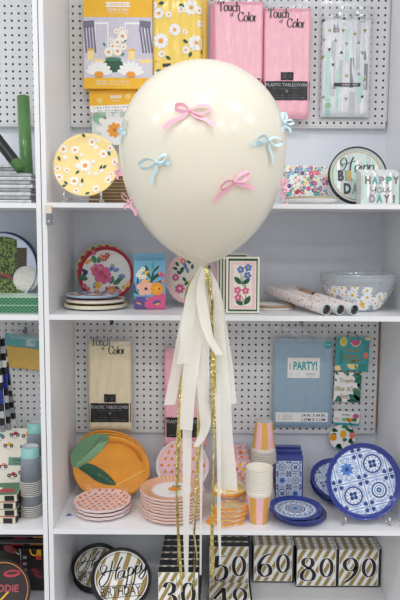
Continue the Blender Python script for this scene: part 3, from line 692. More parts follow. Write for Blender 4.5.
# three rolls of wrapping paper
RP = mat('floral_wrap', '#f0eae9', .35, noise_amt=.0, noise_scale=60, hex2='#eee2e2')
def roll(a, c, r, label, cap, bandm=None):
    d = (c-a); L = d.length; t = thing('paper_roll', label, 'wrapping paper roll', a); t.rotation_euler = d.to_track_quat('Z', 'Y').to_euler()
    b = MB(); b.lathe([(r, 0), (r, L*.97), (r*1.02, L*.985), (r, L)], RP, 28, [RP, cap, cap]); 
    b.build('paper', t)
    b = MB(); rr = random.Random(L)
    for i in range(110):
        q, z = rr.uniform(0, 6.28), rr.uniform(.01, L*.95); s = rr.choice([.0025, .004, .0055]); m = rr.choice([SPINK, LGREEN, PYEL, LGREY, SPINK, mat('dusty_rose', '#d9a5ae', .5)])
        I = [b.add(((r+.0004)*math.cos(q+s/r*math.cos(e)), (r+.0004)*math.sin(q+s/r*math.cos(e)), z+s*1.2*math.sin(e))) for e in [j*math.pi/3 for j in range(6)]]; b.quad(I, m, True)
    b.build('blossom_print', t)
    if bandm:
        b = MB(); b.lathe([(r+.0008, L*.2), (r+.0008, L*.42)], bandm, 28); b.lathe([(r+.0010, L*.42), (r+.0010, L*.45)], DARK, 28); b.build('paper_band', t)
    b = MB(); b.lathe([(r, L), (r*.86, L), (r*.82, L-.012), (r*.45, L-.014), (r*.40, L-.004), (r*.15, L-.004), (0, L-.012)], DARK, 24, [mat('pale_lip', '#c8d2ce', .4), mat('core_grey', '#4d4a48', .5), DARK, GREY, DARK, BLACK]); b.build('core_plug', t)
RR = .0188
def rollpts(back, front, lift0, r=RR):
    f = atz(front[0], front[1], Z2 + r + .001); bk = at(back[0], back[1], .26); return bk, f
g = RR
f1 = Vector((at(326.5, 304, .01).x, .006, Z2+g+.001)); f2 = Vector((at(340, 306, .02).x, .010, Z2+g+.001)); f3 = Vector((at(355, 308, .0).x, .006, Z2+g+.001))
LIP = mat('roll_lip', '#d3e2da', .4)
DV = Vector((-.160, .315, .038)); b1 = f1 + DV; b2 = f2 + DV*1.02; b3 = f3 + DV*1.06
roll(b1, f1, g, 'floral paper roll next to the white guest napkins, end nearest them', LIP)
roll(b2, f2, g*.97, 'floral paper roll lying between the two other rolls', LIP)
roll(b3, f3, g*.97, 'floral paper roll with brown band, its end beside the clear bowls', LIP, mat('brown_band', '#b08d78', .5))
# two clear daisy bowls
p = at(357, 300, .19); R = 37*mpp(357, 276, .19)
for k in range(2):
    t = thing('plastic_bowl', ('clear daisy bowl resting on the shelf, outer of two nested', 'clear daisy bowl nested inside the outer one')[k], 'bowl', (p.x, .19, Z2+.0008+.0115*k), group='nested clear daisy bowls')
    H = .118; rt, rb = R*(1-.012*k), .078-.003*k
    prof = lambda s: rb + (rt*.97-rb)*s**.8
    P = [(0, 0), (rb, 0)] + [(prof(s/10), .004+(H-.030)*s/10) for s in range(0, 11)] + [(rt*.975, H-.022), (rt, H-.020), (rt, H-.004), (rt*1.010, H), (rt*.997, H-.001)]
    b = MB(); b.lathe(P, BOWLM, 64); b.build('bowl_shell', t)
    b = MB(); rr = random.Random(11+k)
    CD = mat('translucent_white', '#eef2f6', .4)
    def sp(a, z): 
        r = prof(min(1, max(0, (z-.004)/(H-.030))))+.0008; return (r*math.cos(a), r*math.sin(a), z)
    NB = 76 if k == 0 else 30
    for i in range(NB):
        a = i*2.39996 + rr.uniform(-.15, .15); z = .016 + (H-.046)*((i*.7549) % 1); s = rr.choice([.011, .014, .019]) * (1 if k == 0 else .8); r0 = prof(z/H)
        if k == 0 and i == 0: a, z, s = -1.62, .028, .030
        if k == 0 and i == 1: a, z, s = -1.95, .060, .022
        for j in range(11):
            e = j*2*math.pi/11; I = []
            for q in range(8):
                w_ = q*math.pi/4; lx = .6*s + .42*s*math.cos(w_); ly = .17*s*math.sin(w_)
                x_, y_ = lx*math.cos(e)-ly*math.sin(e), lx*math.sin(e)+ly*math.cos(e); I.append(b.add(sp(a+x_/r0, max(.006, min(H-.027, z+y_)))))
            b.quad(I, CD, True)
        I = []
        for q in range(8):
            w_ = q*math.pi/4; v = sp(a+.26*s*math.cos(w_)/r0, z+.26*s*math.sin(w_)); f = 1.008; I.append(b.add((v[0]*f, v[1]*f, v[2])))
        b.quad(I, YEL, True)
    b.build('daisy_print', t)

# -------- mid pegboard
cover_pack(89, 132, 341, 430, .362, mat('cream_plastic', '#f0e1bf', .4, bump=.15, bump_scale=20), 'cream tablecover pack with black label on the lower pegboard', None, .042, band=(402, 421), seal=(393, 401), seed=6, tdrop=.08)
cover_pack(164, 207, 348, 446, .362, PINK, 'pink tablecover pack hanging behind the tassel streamers', None, .03, band=(416, 436), title=False, seed=7)
hook(112, 321, 'steel peg hook from which the cream tablecover hangs', .05, BLACKWIRE)
x, z, w, h = hang_dims(272, 331.5, 338, 427, .370)
t = thing('tablecover_pack', 'dusty blue tablecover pack with white PARTY label', 'tablecover', (x, .370, z))
b, hf = pillow(w, h, .010, mat('dusty_blue_plastic', '#96afc1', .3, bump=.12, bump_scale=16, coat=.3), folds=.0007, seed=2.2); b.build('folded_cover', t)
V = lambda y: h*(427-y)/89; U = lambda q: (q-301.75)/59.5*w
b = MB(M=FRONT, hf=hf); sheet(b, hf, U(286), U(318), V(377), V(357), WHITE, .0006); b.build('label_sticker', t); b = MB(M=FRONT, hf=hf); sheet(b, hf, U(275), U(327), V(421), V(411.5), WHITE, .0006); b.build('label_sticker', t); b = MB(M=FRONT, hf=hf); b.ell(U(325.5), V(344), .0165, .0165, TEAL, .0008); b.build('label_sticker', t)
b = MB(M=FRONT, hf=hf); b.text('PARTY!', U(303.5), V(365), .092, .034, TEAL, .0014, bold=.035); b.text('BIRTHDAY', U(288.5), V(365), .026, .005, DARK, .0014, rot=rad(90))
for q in (293, 309): b.rect(U(q), V(373), .036, .0026, TEAL, .0014); b.rect(U(q), V(375), .030, .0016, LTEAL, .0014)
b.build('lettering', t); b = MB(M=FRONT, hf=hf); b.text('54 IN. X 84 IN.', U(313), V(414.3), .092, .011, DARK, .0014); b.text('1.37M X 2.13M', U(313), V(418.7), .092, .011, DARK, .0014)
b.build('lettering', t); b = MB(M=FRONT, hf=hf); b.stroke([(U(278), V(413)), (U(278), V(419))], .001, DARK, .0014, smooth=False)
for y in (414, 418.5): b.rect(U(286.5), V(y), .042, .0012, GREY, .0014); b.text('TABLE COVER', U(286.5), V(y-1.2 if y > 415 else y+1.6), .036, .003, GREY, .0014)
b.build('lettering', t); b = MB(M=FRONT, hf=hf); b.text('new', U(325.5), V(344), .016, .007, WHITE, .0018); b.build('lettering', t)
bag(t, w+.006, h, .045, .012); hook(301, 322, 'steel peg hook above the blue PARTY tablecover', .045)
# fruit and tropical packs
x, z, w, h = hang_dims(334.5, 368, 337, 371, .372)
t = thing('napkin_pack', 'teal pack with melon and citrus fruit on the pegboard', 'napkin pack', (x, .372, z), (0, rad(2), 0))
b = MB(); b.box(-w/2, w/2, 0, .012, 0, h, CREAM, mats={'y0': TEAL}); b.build('folded_napkins', t)
b = MB(M=FRONT, clip=[(-w/2, 0), (w/2, 0), (w/2, h), (-w/2, h)]); V = lambda y: h*(371-y)/34; U = lambda q: (q-351)/33.5*w
b.ell(U(341.5), V(342), .014, .018, PYEL, .0006); b.ell(U(341.5), V(342), .011, .015, mat('pear_yellow', '#d9c84f', .5), .001)
b.poly([(U(353.5)+.021*math.cos(a), V(340)+.026*math.sin(a)) for a in [math.pi+i*math.pi/10 for i in range(11)]], PYEL, .0006); b.poly([(U(353.5)+.018*math.cos(a), V(340)+.022*math.sin(a)) for a in [math.pi+i*math.pi/10 for i in range(11)]], HPINK, .001)
b.poly([(U(352)+.022*math.cos(a), V(364)+.021*math.sin(a)) for a in [math.pi+i*math.pi/10 for i in range(11)]], PYEL, .0006); b.rect(U(340), V(358), .016, .052, mat('green_teal', '#2c8f86', .5), .0004); b.rect(U(362), V(368), .030, .030, mat('green_teal', '#2c8f86'), .0004)
b.ell(U(364.5), V(355), .010, .013, CORAL, .0008); b.leaf(U(364.5), V(351), .010, .003, 1.2, GREEN, .001); b.ell(U(337), V(369), .014, .012, PYEL, .0006); b.ell(U(366), V(338), .014, .006, PYEL, .0006)
for q, y in ((363, 347), (366, 345), (341, 368), (349, 341)): b.ell(U(q), V(y), .0035, .0035, RED, .0012)
b.build('fruit_print', t)
b = MB(M=FRONT)
for s, y, wd in (('Sweet', 350, .056), ('Summer', 355.5, .066), ('TIME', 360.5, .062)): b.text(s, U(351), V(y), wd, .014, GOLD, .0014, shear=.15)
b.build('lettering', t)
b = MB(); q = at(345, 332, .372); r_ = h
b.tube([(-.022, .006, h-.002), (-.020, -.002, h+.020), (.004, -.006, h+.014), (.022, -.004, h-.004)], .0012, BLACKWIRE); b.build('hanging_wire', t)
x, z, w, h = hang_dims(333.2, 360, 372.5, 402, .374)
t = thing('napkin_pack', 'white tropical leaf pack reading tropic like its hot', 'napkin pack', (x, .374, z), (0, rad(2), 0))
b = MB(); b.box(-w/2, w/2, 0, .012, 0, h, WHITE); b.build('folded_napkins', t)
b = MB(M=FRONT, clip=[(-w/2, 0), (w/2, 0), (w/2, h), (-w/2, h)]); V = lambda y: h*(402-y)/29.5; U = lambda q: (q-346.6)/26.8*w
for q, y, L, a in ((362, 374, .05, 3.9), (361, 376, .045, 4.3), (360, 372, .04, 3.5), (361, 402, .06, 2.6), (361, 401, .055, 2.2), (359, 403, .05, 2.9), (362, 396, .05, 2.4), (361, 390, .035, 2.1), (334, 403, .03, .7), (337, 403, .03, 1.5), (341, 403, .03, 1.9), (333, 372, .02, 5.6), (341, 372, .025, 5.9), (347, 372, .02, 4.4), (333, 379, .015, 5.5), (352, 373, .025, 5.2)): b.leaf(U(q), V(y), L, L*.22, a, (DGREEN, mat('deep_teal_green', '#1f6e62', .5), GREEN)[int(q+y) % 3], .0006+.00005*(int(q) % 5))
b.build('leaf_print', t)
b = MB(M=FRONT); 
for s, y, q, wd in (('Tropic', 381, 345, .056), ("like it's", 388.5, 344, .074), ('hot', 396, 344, .032)): b.text(s, U(q), V(y), wd, .020, GOLD, .0012, shear=.2)
b.build('lettering', t)
hook(354, 366.5, 'dark wire peg hook over the tropical leaf pack', .03, BLACKWIRE)
x, z, w, h = hang_dims(333, 359, 411.5, 425, .376)
t = thing('coaster_pack', 'round citrus print pack hanging from a white and teal card', 'coaster pack', (x, .376, z), (0, rad(3), 0))
b = MB(); b.box(-w/2, w/2, 0, .002, 0, h, WHITE); b.build('header_card', t)
b = MB(M=FRONT); b.rect(0, .0045, w, .009, TEAL, .0026); b.ell(w*.34, h*.70, .012, .010, HPINK, .0028); b.text('fruits', -.004, h*.78, .03, .006, DARK, .0028)
for u, m in ((-.01, LGREEN), (.006, YEL), (.020, ORANGE), (.030, GREEN)): b.ell(u, h*.42, .010, .007, m, .0026+abs(u)*.01)
b.rect(-.036, h*.45, .018, .010, SPINK, .0028); b.build('lettering', t)
b = MB(); b.tube([(.0, -.004, h*.55), (.020, -.016, h*.12)], .0016, BLACKWIRE); b.build('hanging_wire', t)
R = 13*mpp(343, 438, .37); cz = at(343.5, 438, .37).z - z; cxx = at(343.5, 438, .37).x - x
b = MB(M=Matrix.Translation((cxx, .004, cz)) @ FRONT); b.lathe([(0, .004), (R, .004), (R, -.006), (0, -.006)], WHITE, 40, smooth=False); b.build('round_coaster', t)
b = MB(M=Matrix.Translation((cxx, .004, cz)) @ FRONT, clip=disc(0, 0, R*.99)); k = R/13
for q, y, L, a in ((-2, 10, 7, .4), (-5, 6, 8, 2.9), (-6, 3, 7, 3.4), (5, 8, 7, -.3), (2, 11, 6, -.7), (-2, -7, 8, 4.1), (-3, -8, 7, 5.2), (8, -3, 6, 5.5), (9, 0, 6, 4.4), (-9, 6, 5, 2.2), (0, -3, 5, .3), (-6, -9, 6, .2)): b.leaf(q*k, y*k, L*k, 2*k, a, (GREEN, DGREEN)[q % 2], .0045)
b.ell(.4*k, 3.5*k, 3.2*k, 4*k, YEL, .005); b.ell(-9.5*k, -.5*k, 3.6*k, 3.6*k, ORANGE, .005); b.ell(9.5*k, 2.5*k, 3*k, 3.2*k, CORAL, .005); b.build('citrus_print', t)

# -------- shelf 3
def on3(px, py): return atz(px, py, Z3)
# orange shaped plates
RO = 36.8*mpp(112, 461, .27)
def orange_body(t, m, T):
    pts = []
    for i in range(72):
        a = i*2*math.pi/72; r = RO*(1 + .015*math.sin(3*a+1))
        x_, y_ = r*1.03*math.cos(a), r*.87*math.sin(a)
        d = abs((a - rad(-14) + math.pi) % (2*math.pi) - math.pi); x_ += RO*.05*math.exp(-(d/.13)**2)
        d = abs((a - rad(125) + math.pi) % (2*math.pi) - math.pi); y_ += RO*.05*math.exp(-(d/.5)**2)
        pts.append((x_, y_))
    b = MB(); rows = []
    for s, z in ((0, .003), (.5, .003), (.80, .0035), (.86, .010), (.97, .017), (1, .0165), (1, .010), (.97, .006), (.86, .0), (.80, -.0065), (0, -.007)):
        rows.append([b.add((x_*s, y_*s, z+T)) for x_, y_ in pts] if s else [b.add((0, 0, z+T))]*72)
    for k in range(len(rows)-1):
        for i in range(72):
            ids = []
            for q in (rows[k][i], rows[k][(i+1) % 72], rows[k+1][(i+1) % 72], rows[k+1][i]):
                if q not in ids: ids.append(q)
            b.quad(ids, m, True)
    b.build('plate_body', t)
OR1 = mat('orange_peel', '#df9320', .22, noise_amt=.10, noise_scale=14, bump=.2, bump_scale=24, coat=.5)
p = on3(112, 488)
for k in range(3):
    t = thing('orange_plate', ('orange shaped plate with green leaf facing out above the small fruit plates', 'orange shaped plate second in the row, its edge showing behind', 'orange shaped plate hindmost of the three in its row')[k], 'paper plate', (at(112-k*1.6, 461, .28).x, .258+.024*k+RO*.87*math.sin(rad(4)), Z3+.001+RO*.87*math.cos(rad(4))+.003*k), (rad(86), 0, 0), 'orange shaped plates')
    orange_body(t, OR1, .010)
    b = MB(); k_ = RO/37.5; U = lambda q: (q-112)*k_; V = lambda y: (461-y)*k_/.97
    LF = mat('leaf_sage', '#5f8c66', .3, coat=.4)
    if k == 0:
        b.hf = lambda u, v: .0136 + .017*max(0, min(1, (math.hypot(u/1.03, v/.87)/RO-.80)/.17))
        # leaf folded over the rim
        for c_, (pts, m, o) in enumerate((([(78, 464), (75, 454), (79, 445), (87, 437), (97, 432), (107, 431), (114, 434), (109, 440), (102, 444), (97, 450), (88, 458)], LF, .002), ([(80, 466), (83, 456), (89, 449), (96, 444), (107, 440), (113, 438), (108, 446), (101, 453), (91, 461)], mat('leaf_pale', '#78a67c', .3, coat=.4), .003), ([(79, 461), (86, 457), (95, 459), (104, 464), (112, 471), (117, 478), (108, 478), (98, 475), (88, 468)], DGREEN, .002))):
            b.poly([(U(a-(3 if c_ < 2 else 0)), V(c-(4.5 if c_ < 2 else 0))) for a, c in catmull(pts, 3, True)], m, o)
        b.stroke([(U(81), V(461)), (U(98), V(467)), (U(116), V(477.5))], .0022, LF, .003)
        for a, c, d, e in ((92, 464, 95, 460), (92, 464, 91, 468), (100, 468, 104, 464), (100, 468, 99, 473), (108, 472, 111, 470), (107, 472, 107, 476)): b.stroke([(U(a), V(c)), (U(d), V(e))], .0012, LF, .003, smooth=False)
        b.stroke([(U(78), V(458)), (U(87), V(443)), (U(107), V(432))], .0016, LGREEN, .0034); b.build('leaf_print', t)
        b = MB(hf=b.hf); b.stroke([(U(104), V(438)), (U(122), V(436)), (U(136), V(444)), (U(143), V(455))], .010, mat('rust', '#cf7424', .35), .0008)
        b.build('peel_print_highlight', t); b = MB(hf=b.hf); b.stroke([(U(118), V(478)), (U(130), V(472)), (U(147), V(463))], .006, mat('peel_highlight', '#f3bb58', .3), .0008); b.build('peel_print_highlight', t)  # pale stroke is a highlight painted onto the peel
# fruit dot plates lying, three
FR = mat('pink_fruit_base', '#f0d0d4', .35, coat=.3)
def fruit_dots(b, R, n, seed, rmax=.98, h=.0006, s=.0068):
    rr = random.Random(seed)
    i = 0
    for j in range(-8, 9):
        for k in range(-8, 9):
            u = (j + .5*(k % 2))*R*2/n; v = k*R*1.8/n
            if math.hypot(u, v) < R*rmax-.006:
                b.ell(u, v, s, s*.95, (ORANGE, DORANGE)[(j+k) % 2], h, 0, 10); b.leaf(u+.002, v+s*.7, .006, .0016, rr.uniform(0, 2), DGREEN if (j*3+k) % 4 == 0 else ORANGE, h+.0003)
zz = Z3+.0006; R = 28.5*mpp(103, 500, .12); pc = atz(103, 503, Z3+.03)
for k in range(3):
    t = thing('paper_plate', ('topmost', 'middle', 'lowest')[2-k] + ' of three small orange fruit plates in front of the orange shaped plates', 'paper plate', (pc.x + (.0, .002, -.002)[k], pc.y+.002*k, zz), group='three small orange fruit plates')
    plate(t, R, FR, FR, T=.006, layers=2, deep=.012, edge=mat('white_edge', '#f0e4df', .3), wave=scal(14, .03), n=112)
    b = MB(hf=lambda u, v, g=plate_hf(R, .012): g(u, v)+.0066)
    fruit_dots(b, R, 8.5, k, .96, .0010, .0054); b.build('fruit_print', t); zz += .0125
# striped rim plates, stack of eight
R = 31.5*mpp(172, 490, .15); zz = Z3+.0006; pc = atz(172.5, 500, Z3+.055)
STE = mat('striped_edge', '#efcdb4', .4)
for k in range(8):
    t = thing('paper_plate', f'orange striped rim plate, {ORD[7-k]} of the tall stack behind the tassel', 'paper plate', (pc.x+random.uniform(-.003, .003), pc.y+.015+random.uniform(-.002, .002), zz), group='tall stack of orange striped plates')
    plate(t, R, FR, FR, T=.006, layers=1, deep=.011, edge=STE, wave=scal(16, .03), n=128, flat=.62)
    b = MB(hf=lambda u, v, g=plate_hf(R, .011, .62): g(u, v)+.0066)
    n = 44
    for i in range(n):
        a = i*2*math.pi/n; d = .030
        if k == 7 or True: b.poly([(R*q*math.cos(a+e*d*1.25), R*q*math.sin(a+e*d*1.25)) for q, e in ((.66, -1), (.985, -1), (.985, 1), (.66, 1))], mat('stripe_orange', '#f0b05a', .4), .0006)
    if k == 7:
        b.ell(0, 0, R*.6, R*.6, WHITE, .0006, 0, 32); b.ell(.01, .004, .024, .022, ORANGE, .0012); b.leaf(.012, .022, .024, .006, .5, DGREEN, .0016); b.leaf(.010, .022, .016, .005, 2.2, GREEN, .0016); b.text('squeeze', .01, -.034, .04, .006, DARK, .0012)
    b.build('stripe_print', t); zz += .0112
# upright fruit plate behind
R = 25.5*mpp(182, 468, .36)
t = upright('paper_plate', 'pink fruit plate standing behind the tall striped plate stack', 182.5, 468, R, .300, Z3+.001, 7, lift=.012)
plate(t, R, mat('pale_pink', '#efc5cb', .35), WHITE, T=.010, layers=2, wave=scal(14, .02), n=112, flat=.9, edge=WHITE)
b = MB(hf=lambda u, v, g=plate_hf(R, .016, .9): g(u, v)+.0106, clip=disc(0, 0, R*.92)); fruit_dots(b, R, 7.5, 4, .95, .0006, .0056); b.build('fruit_print', t)
# pink fruit napkins, four standing
w = 22.5*mpp(238, 465, .25)
pf = on3(238, 500)
for k in range(4):
    H = .150+.006*k; Yk = .235+.042*k
    t = thing('napkin_pack', ('pink napkin pack with small oranges, front of four beside striped cups', 'pink orange print napkin pack, second in the row of four', 'pink orange print napkin pack, third in the row of four', 'pink orange print napkin pack, hindmost in the row of four')[k], 'napkin pack', (at(238.5-k*.7, 465, .25).x+.002, Yk, Z3+.0006), (rad(-4), 0, rad(-1)), 'pink orange print napkins standing in a row')
    b = MB(); b.box(-w/2, w/2, 0, .034, .002, H, mat('napkin_pink', '#f0c3cf', .3, coat=.4)); b.build('folded_napkins', t)
    b = MB(M=FRONT, clip=[(-w/2, .002), (w/2, .002), (w/2, H), (-w/2, H)]); rr = random.Random(k)
    for j in range(9):
        for i in range(4):
            u = -w/2+(i+.5*(j % 2))*w/3.3+.006; v = .012+j*.018; b.ell(u, v, .0072, .0072, (ORANGE, DORANGE, YEL)[(i+j) % 3], .0006, 0, 10); b.leaf(u+.002, v+.006, .007, .002, rr.uniform(-.3, 1.5), GREEN, .001)
    b.build('fruit_print', t)
# orange slice napkins in clear bags
OSL = mat('slice_rind', '#f0a51f', .35); FLE = mat('slice_flesh', '#f6c34c', .35); PITH = mat('slice_pith', '#fbeecb', .4)
def wedge_pack(label, loc, rz, T, A=.118, tilt=0, half=rad(52)):
    t = thing('orange_slice_napkin', label, 'napkin pack', loc, (0, rad(tilt), rz), 'orange slice napkins')
    arc = lambda r, n=18: [(r*math.cos(a), r*math.sin(a)) for a in [-half + 2*half*i/n for i in range(n+1)]]
    b = MB(); n = 4
    for i in range(n):
        z0, z1 = T*i/n + .0004, T*(i+1)/n; m = (OSL, FLE, DORANGE, OSL)[i % 4]; P = [(0, 0)] + arc(A*(1-.012*(i % 2)))
        top = [b.add((x_, y_, z1)) for x_, y_ in P]; bot = [b.add((x_, y_, z0)) for x_, y_ in P]
        b.quad(top, m); b.quad(bot[::-1], m)
        for q in range(len(P)): r_ = (q+1) % len(P); b.quad((bot[q], bot[r_], top[r_], top[q]), m)
    b.build('folded_napkins', t)
    b = MB(); P = [(0, 0)] + arc(A*.92); b.poly(P, PITH, T+.0006)
    for i in range(3):
        a0, a1 = -half+.05+i*(2*half-.05)/3, -half-.02+(i+1)*(2*half-.05)/3
        b.poly([(A*.10*math.cos((a0+a1)/2), A*.10*math.sin((a0+a1)/2))] + [(A*.86*math.cos(a0+(a1-a0)*q/6), A*.86*math.sin(a0+(a1-a0)*q/6)) for q in range(7)], FLE, T+.0012)
    b.build('slice_print', t)
    b = MB(); rr = random.Random(T+A)
    b.lathe([(.0, T+.006), (A*.5, T+.005), (A*.60, T*.5), (A*.55, -.0)], WRAP, 20, wave=lambda a, q: 1+.12*math.sin(5*a+q), sx=1, sy=.95)
    o = b.build('clear_wrap', t); o.location = (A*.55, 0, 0)
    return t
zz = Z3+.0008
for k in range(4):
    q = atz(222, 520, Z3); wedge_pack(f'orange slice napkin pack, {ORD[4-k]} of the pile by the white cups', (at(225+k*.8, 515, .06).x, .118+.003*k, zz), rad(-92+k*4), .014, .098, half=rad(40)); zz += .0155
wedge_pack('orange slice napkin pack lying on top of its pile, wedge facing out', (at(228, 495, .1).x, .185, zz+.064), rad(-84), .012, .108, 30, half=rad(40))
# striped cups
def cup_proto(stripe, rim, base, H=.122, rt=.0405, rb=.028, ns=10, scal_edge=True, lower=.70):
    b1 = MB(); n = ns*8; T = .0006
    def row(z, r): return [b1.add((r*math.cos(i*2*math.pi/n), r*math.sin(i*2*math.pi/n), z)) for i in range(n)]
    def rz(z): return rb+(rt-rb)*z/H
    # printed wall, from base up to the rim band
    r0 = row(0, rz(0)); r1 = row(H*lower, rz(H*lower)); r2 = row(H, rz(H)); 
    for i in range(n):
        j = (i+1) % n; m = stripe[(i//8) % len(stripe)]
        b1.quad((r0[i], r0[j], r1[j], r1[i]), m, True); b1.quad((r1[i], r1[j], r2[j], r2[i]), rim, True)
    i2 = row(H, rz(H)-T); i1 = row(.004, rz(.004)-T); c = b1.add((0, 0, .004)); c0 = b1.add((0, 0, .0006)); r00 = row(.0006, rz(0)-.001)
    for i in range(n):
        j = (i+1) % n; b1.quad((r2[i], r2[j], i2[j], i2[i]), rim, True); b1.quad((i2[i], i2[j], i1[j], i1[i]), CREAM, True); b1.quad((i1[i], i1[j], c), CREAM); b1.quad((r00[j], r00[i], c0), base)
    b2 = MB()
    if scal_edge:
        for i in range(n):
            a0, a1 = i*2*math.pi/n, (i+1)*2*math.pi/n; d = lambda q: H*lower - .004*abs(math.sin(q*ns)) 
            I = [b2.add((((rz(z))+.0007)*math.cos(a), ((rz(z))+.0007)*math.sin(a), z)) for a, z in ((a0, d(a0)), (a1, d(a1)), (a1, H*lower+.004), (a0, H*lower+.004))]; b2.quad(I, rim, True)
    b3 = MB(); k = rt+.0006
    b3.lathe([(k+.0009*math.cos(q), H+.0012*math.sin(q)) for q in [j*math.pi/3 for j in range(7)]], rim, 40)
    return b1, b2, b3
def cup(proto, label, cat, loc, flip, group):
    t = thing('paper_cup', label, cat, loc, (math.pi if flip else 0, 0, 0), group)
    for m, nme in zip(proto, ('cup_wall', 'scalloped_band', 'rolled_rim')):
        if m: o = bpy.data.objects.new(nme, m); COL.objects.link(o); o.parent = t
    return t
def mk(args):
    out = []
    for bb in args:
        if bb.f: o = bb.build('tmp'); out.append(o.data); bpy.data.objects.remove(o)
        else: out.append(None)
    return out
CPW = mat('cup_white', '#e6dfd2', .45, noise_amt=.01); CPG = mat('cup_ochre', '#dba94e', .4); CPP = mat('cup_pink', '#f0bcc0', .4)
px0 = mpp(258, 490, .1); rt = 13.0*px0
PR = mk(cup_proto((CPG, CPP), CPW, LGREY, .122, rt, rt*.70, 10, lower=.83))
pc = atz(258.5, 521, Z3)
for k in range(10):
    cup(PR, f'striped paper cup, {ORD[9-k]} of the open white rimmed stack', 'paper cup', (pc.x, pc.y, Z3+.0008+.0080*k), False, 'open stack of striped cups')
pc = Vector((at(263.5, 470, .23).x, .245, 0))
for lev, nst, x_ in ((0, 4, -.002), (1, 5, .001)):
    for k in range(nst):
        cup(PR, f'upside down striped cup, {ORD[k]} in the {("lower", "upper")[lev]} sleeve behind the open cups', 'paper cup', (pc.x + x_, pc.y, Z3 + .0022 + .122 + .0080*(nst-1-k) + lev*.1520), True, f'{("lower", "upper")[lev]} sleeve of upside down striped cups')
# blue tile prints
def tile(b, cx, cy, s, kind, rot=0, o=.0006):
    c, q = math.cos(rot), math.sin(rot); X = lambda u, v: (cx+u*c-v*q, cy+u*q+v*c)
    b.rect(cx, cy, s*.96, s*.96, mat('tile_white', '#dde1ea', .25, coat=.3), o, rot)
    for a in range(4):
        d = a*math.pi/2+rot+math.pi/4; u, v = cx+.60*s*math.cos(d), cy+.60*s*math.sin(d)
        b.ell(cx+.54*s*math.cos(d), cy+.54*s*math.sin(d), s*.09, s*.07, INDIGO, o+.0003, d, 8); b.leaf(u, v, -.17*s, .05*s, d+.5, MBLUE, o+.0002); b.leaf(u, v, -.17*s, .05*s, d-.5, MBLUE, o+.0002)
    b.ring(cx, cy, s*.37, s*.455, mat('pale_blue_print', '#b4c2dd', .3), o+.00015, 20)
    for a in range(16):
        d = a*math.pi/8+rot; b.ell(cx+.42*s*math.cos(d), cy+.42*s*math.sin(d), s*.030, s*.018, MBLUE, o+.00025, d, 6)
    for a in range(4):
        d = a*math.pi/2+rot; b.stroke([X(.30*s*math.cos(a*math.pi/2)-.14*s*math.sin(a*math.pi/2), .30*s*math.sin(a*math.pi/2)+.14*s*math.cos(a*math.pi/2)), X(.44*s*math.cos(a*math.pi/2), .44*s*math.sin(a*math.pi/2)), X(.30*s*math.cos(a*math.pi/2)+.14*s*math.sin(a*math.pi/2), .30*s*math.sin(a*math.pi/2)-.14*s*math.cos(a*math.pi/2))], s*.018, MBLUE, o+.0002, None, 3)
    if kind == 0:
        b.ring(cx, cy, s*.30, s*.36, INDIGO, o+.0003, 20)
        for i in range(12): a = i*math.pi/6; b.ell(cx+.25*s*math.cos(a), cy+.25*s*math.sin(a), s*.04, s*.03, MBLUE, o+.0003, a, 6)
        b.flower(cx, cy, s*.18, 4, INDIGO, SKYB, o+.0005, .25, rot+.78, .42)
    elif kind == 1:
        for i in range(10): a = i*math.pi/5+rot; b.ell(cx+.30*s*math.cos(a), cy+.30*s*math.sin(a), s*.075, s*.065, MBLUE, o+.0003, a, 8); b.ell(cx+.30*s*math.cos(a), cy+.30*s*math.sin(a), s*.04, s*.03, WHITE, o+.0005, a, 6)
        b.flower(cx, cy, s*.24, 8, BLUE, INDIGO, o+.0004, .35, rot)
    else:
        b.ring(cx, cy, s*.24, s*.30, INDIGO, o+.0003, 20); b.ring(cx, cy, s*.15, s*.19, MBLUE, o+.0003, 16); b.ell(cx, cy, s*.10, s*.10, INDIGO, o+.0004); b.ell(cx, cy, s*.05, s*.05, SKYB, o+.0006)
        for i in range(8): a = i*math.pi/4+rot; b.ell(cx+.37*s*math.cos(a), cy+.37*s*math.sin(a), s*.05, s*.025, MBLUE, o+.0003, a, 6)
# blue tile napkins
w = 28.5*mpp(289, 465, .24)
for k in range(3):
    H = (.170, .176, .180)[k]; Yk = .245 + .036*k
    t = thing('napkin_pack', ('blue and white tile napkin pack standing behind the blue plate stack', 'blue edged tile napkin pack second in its row', 'blue edged tile napkin pack hindmost in its row')[k], 'napkin pack', (at(289.5, 465, .24).x + .001*k, Yk, Z3+.0006), (rad(-4), 0, 0), 'blue tile napkin packs')
    b = MB(); b.box(-w/2, w/2, 0, .030, .002, H, NAVY); b.build('folded_napkins', t)
    b = MB(M=FRONT, clip=[(-w/2, .002), (w/2, .002), (w/2, H), (-w/2, H)]); s = w*.46
    for j in range(3):
        for i in range(2): tile(b, (-.5+i)*s, H*.165+j*s*1.02-.002, s, (i+j) % 3)
    b.build('tile_print', t)
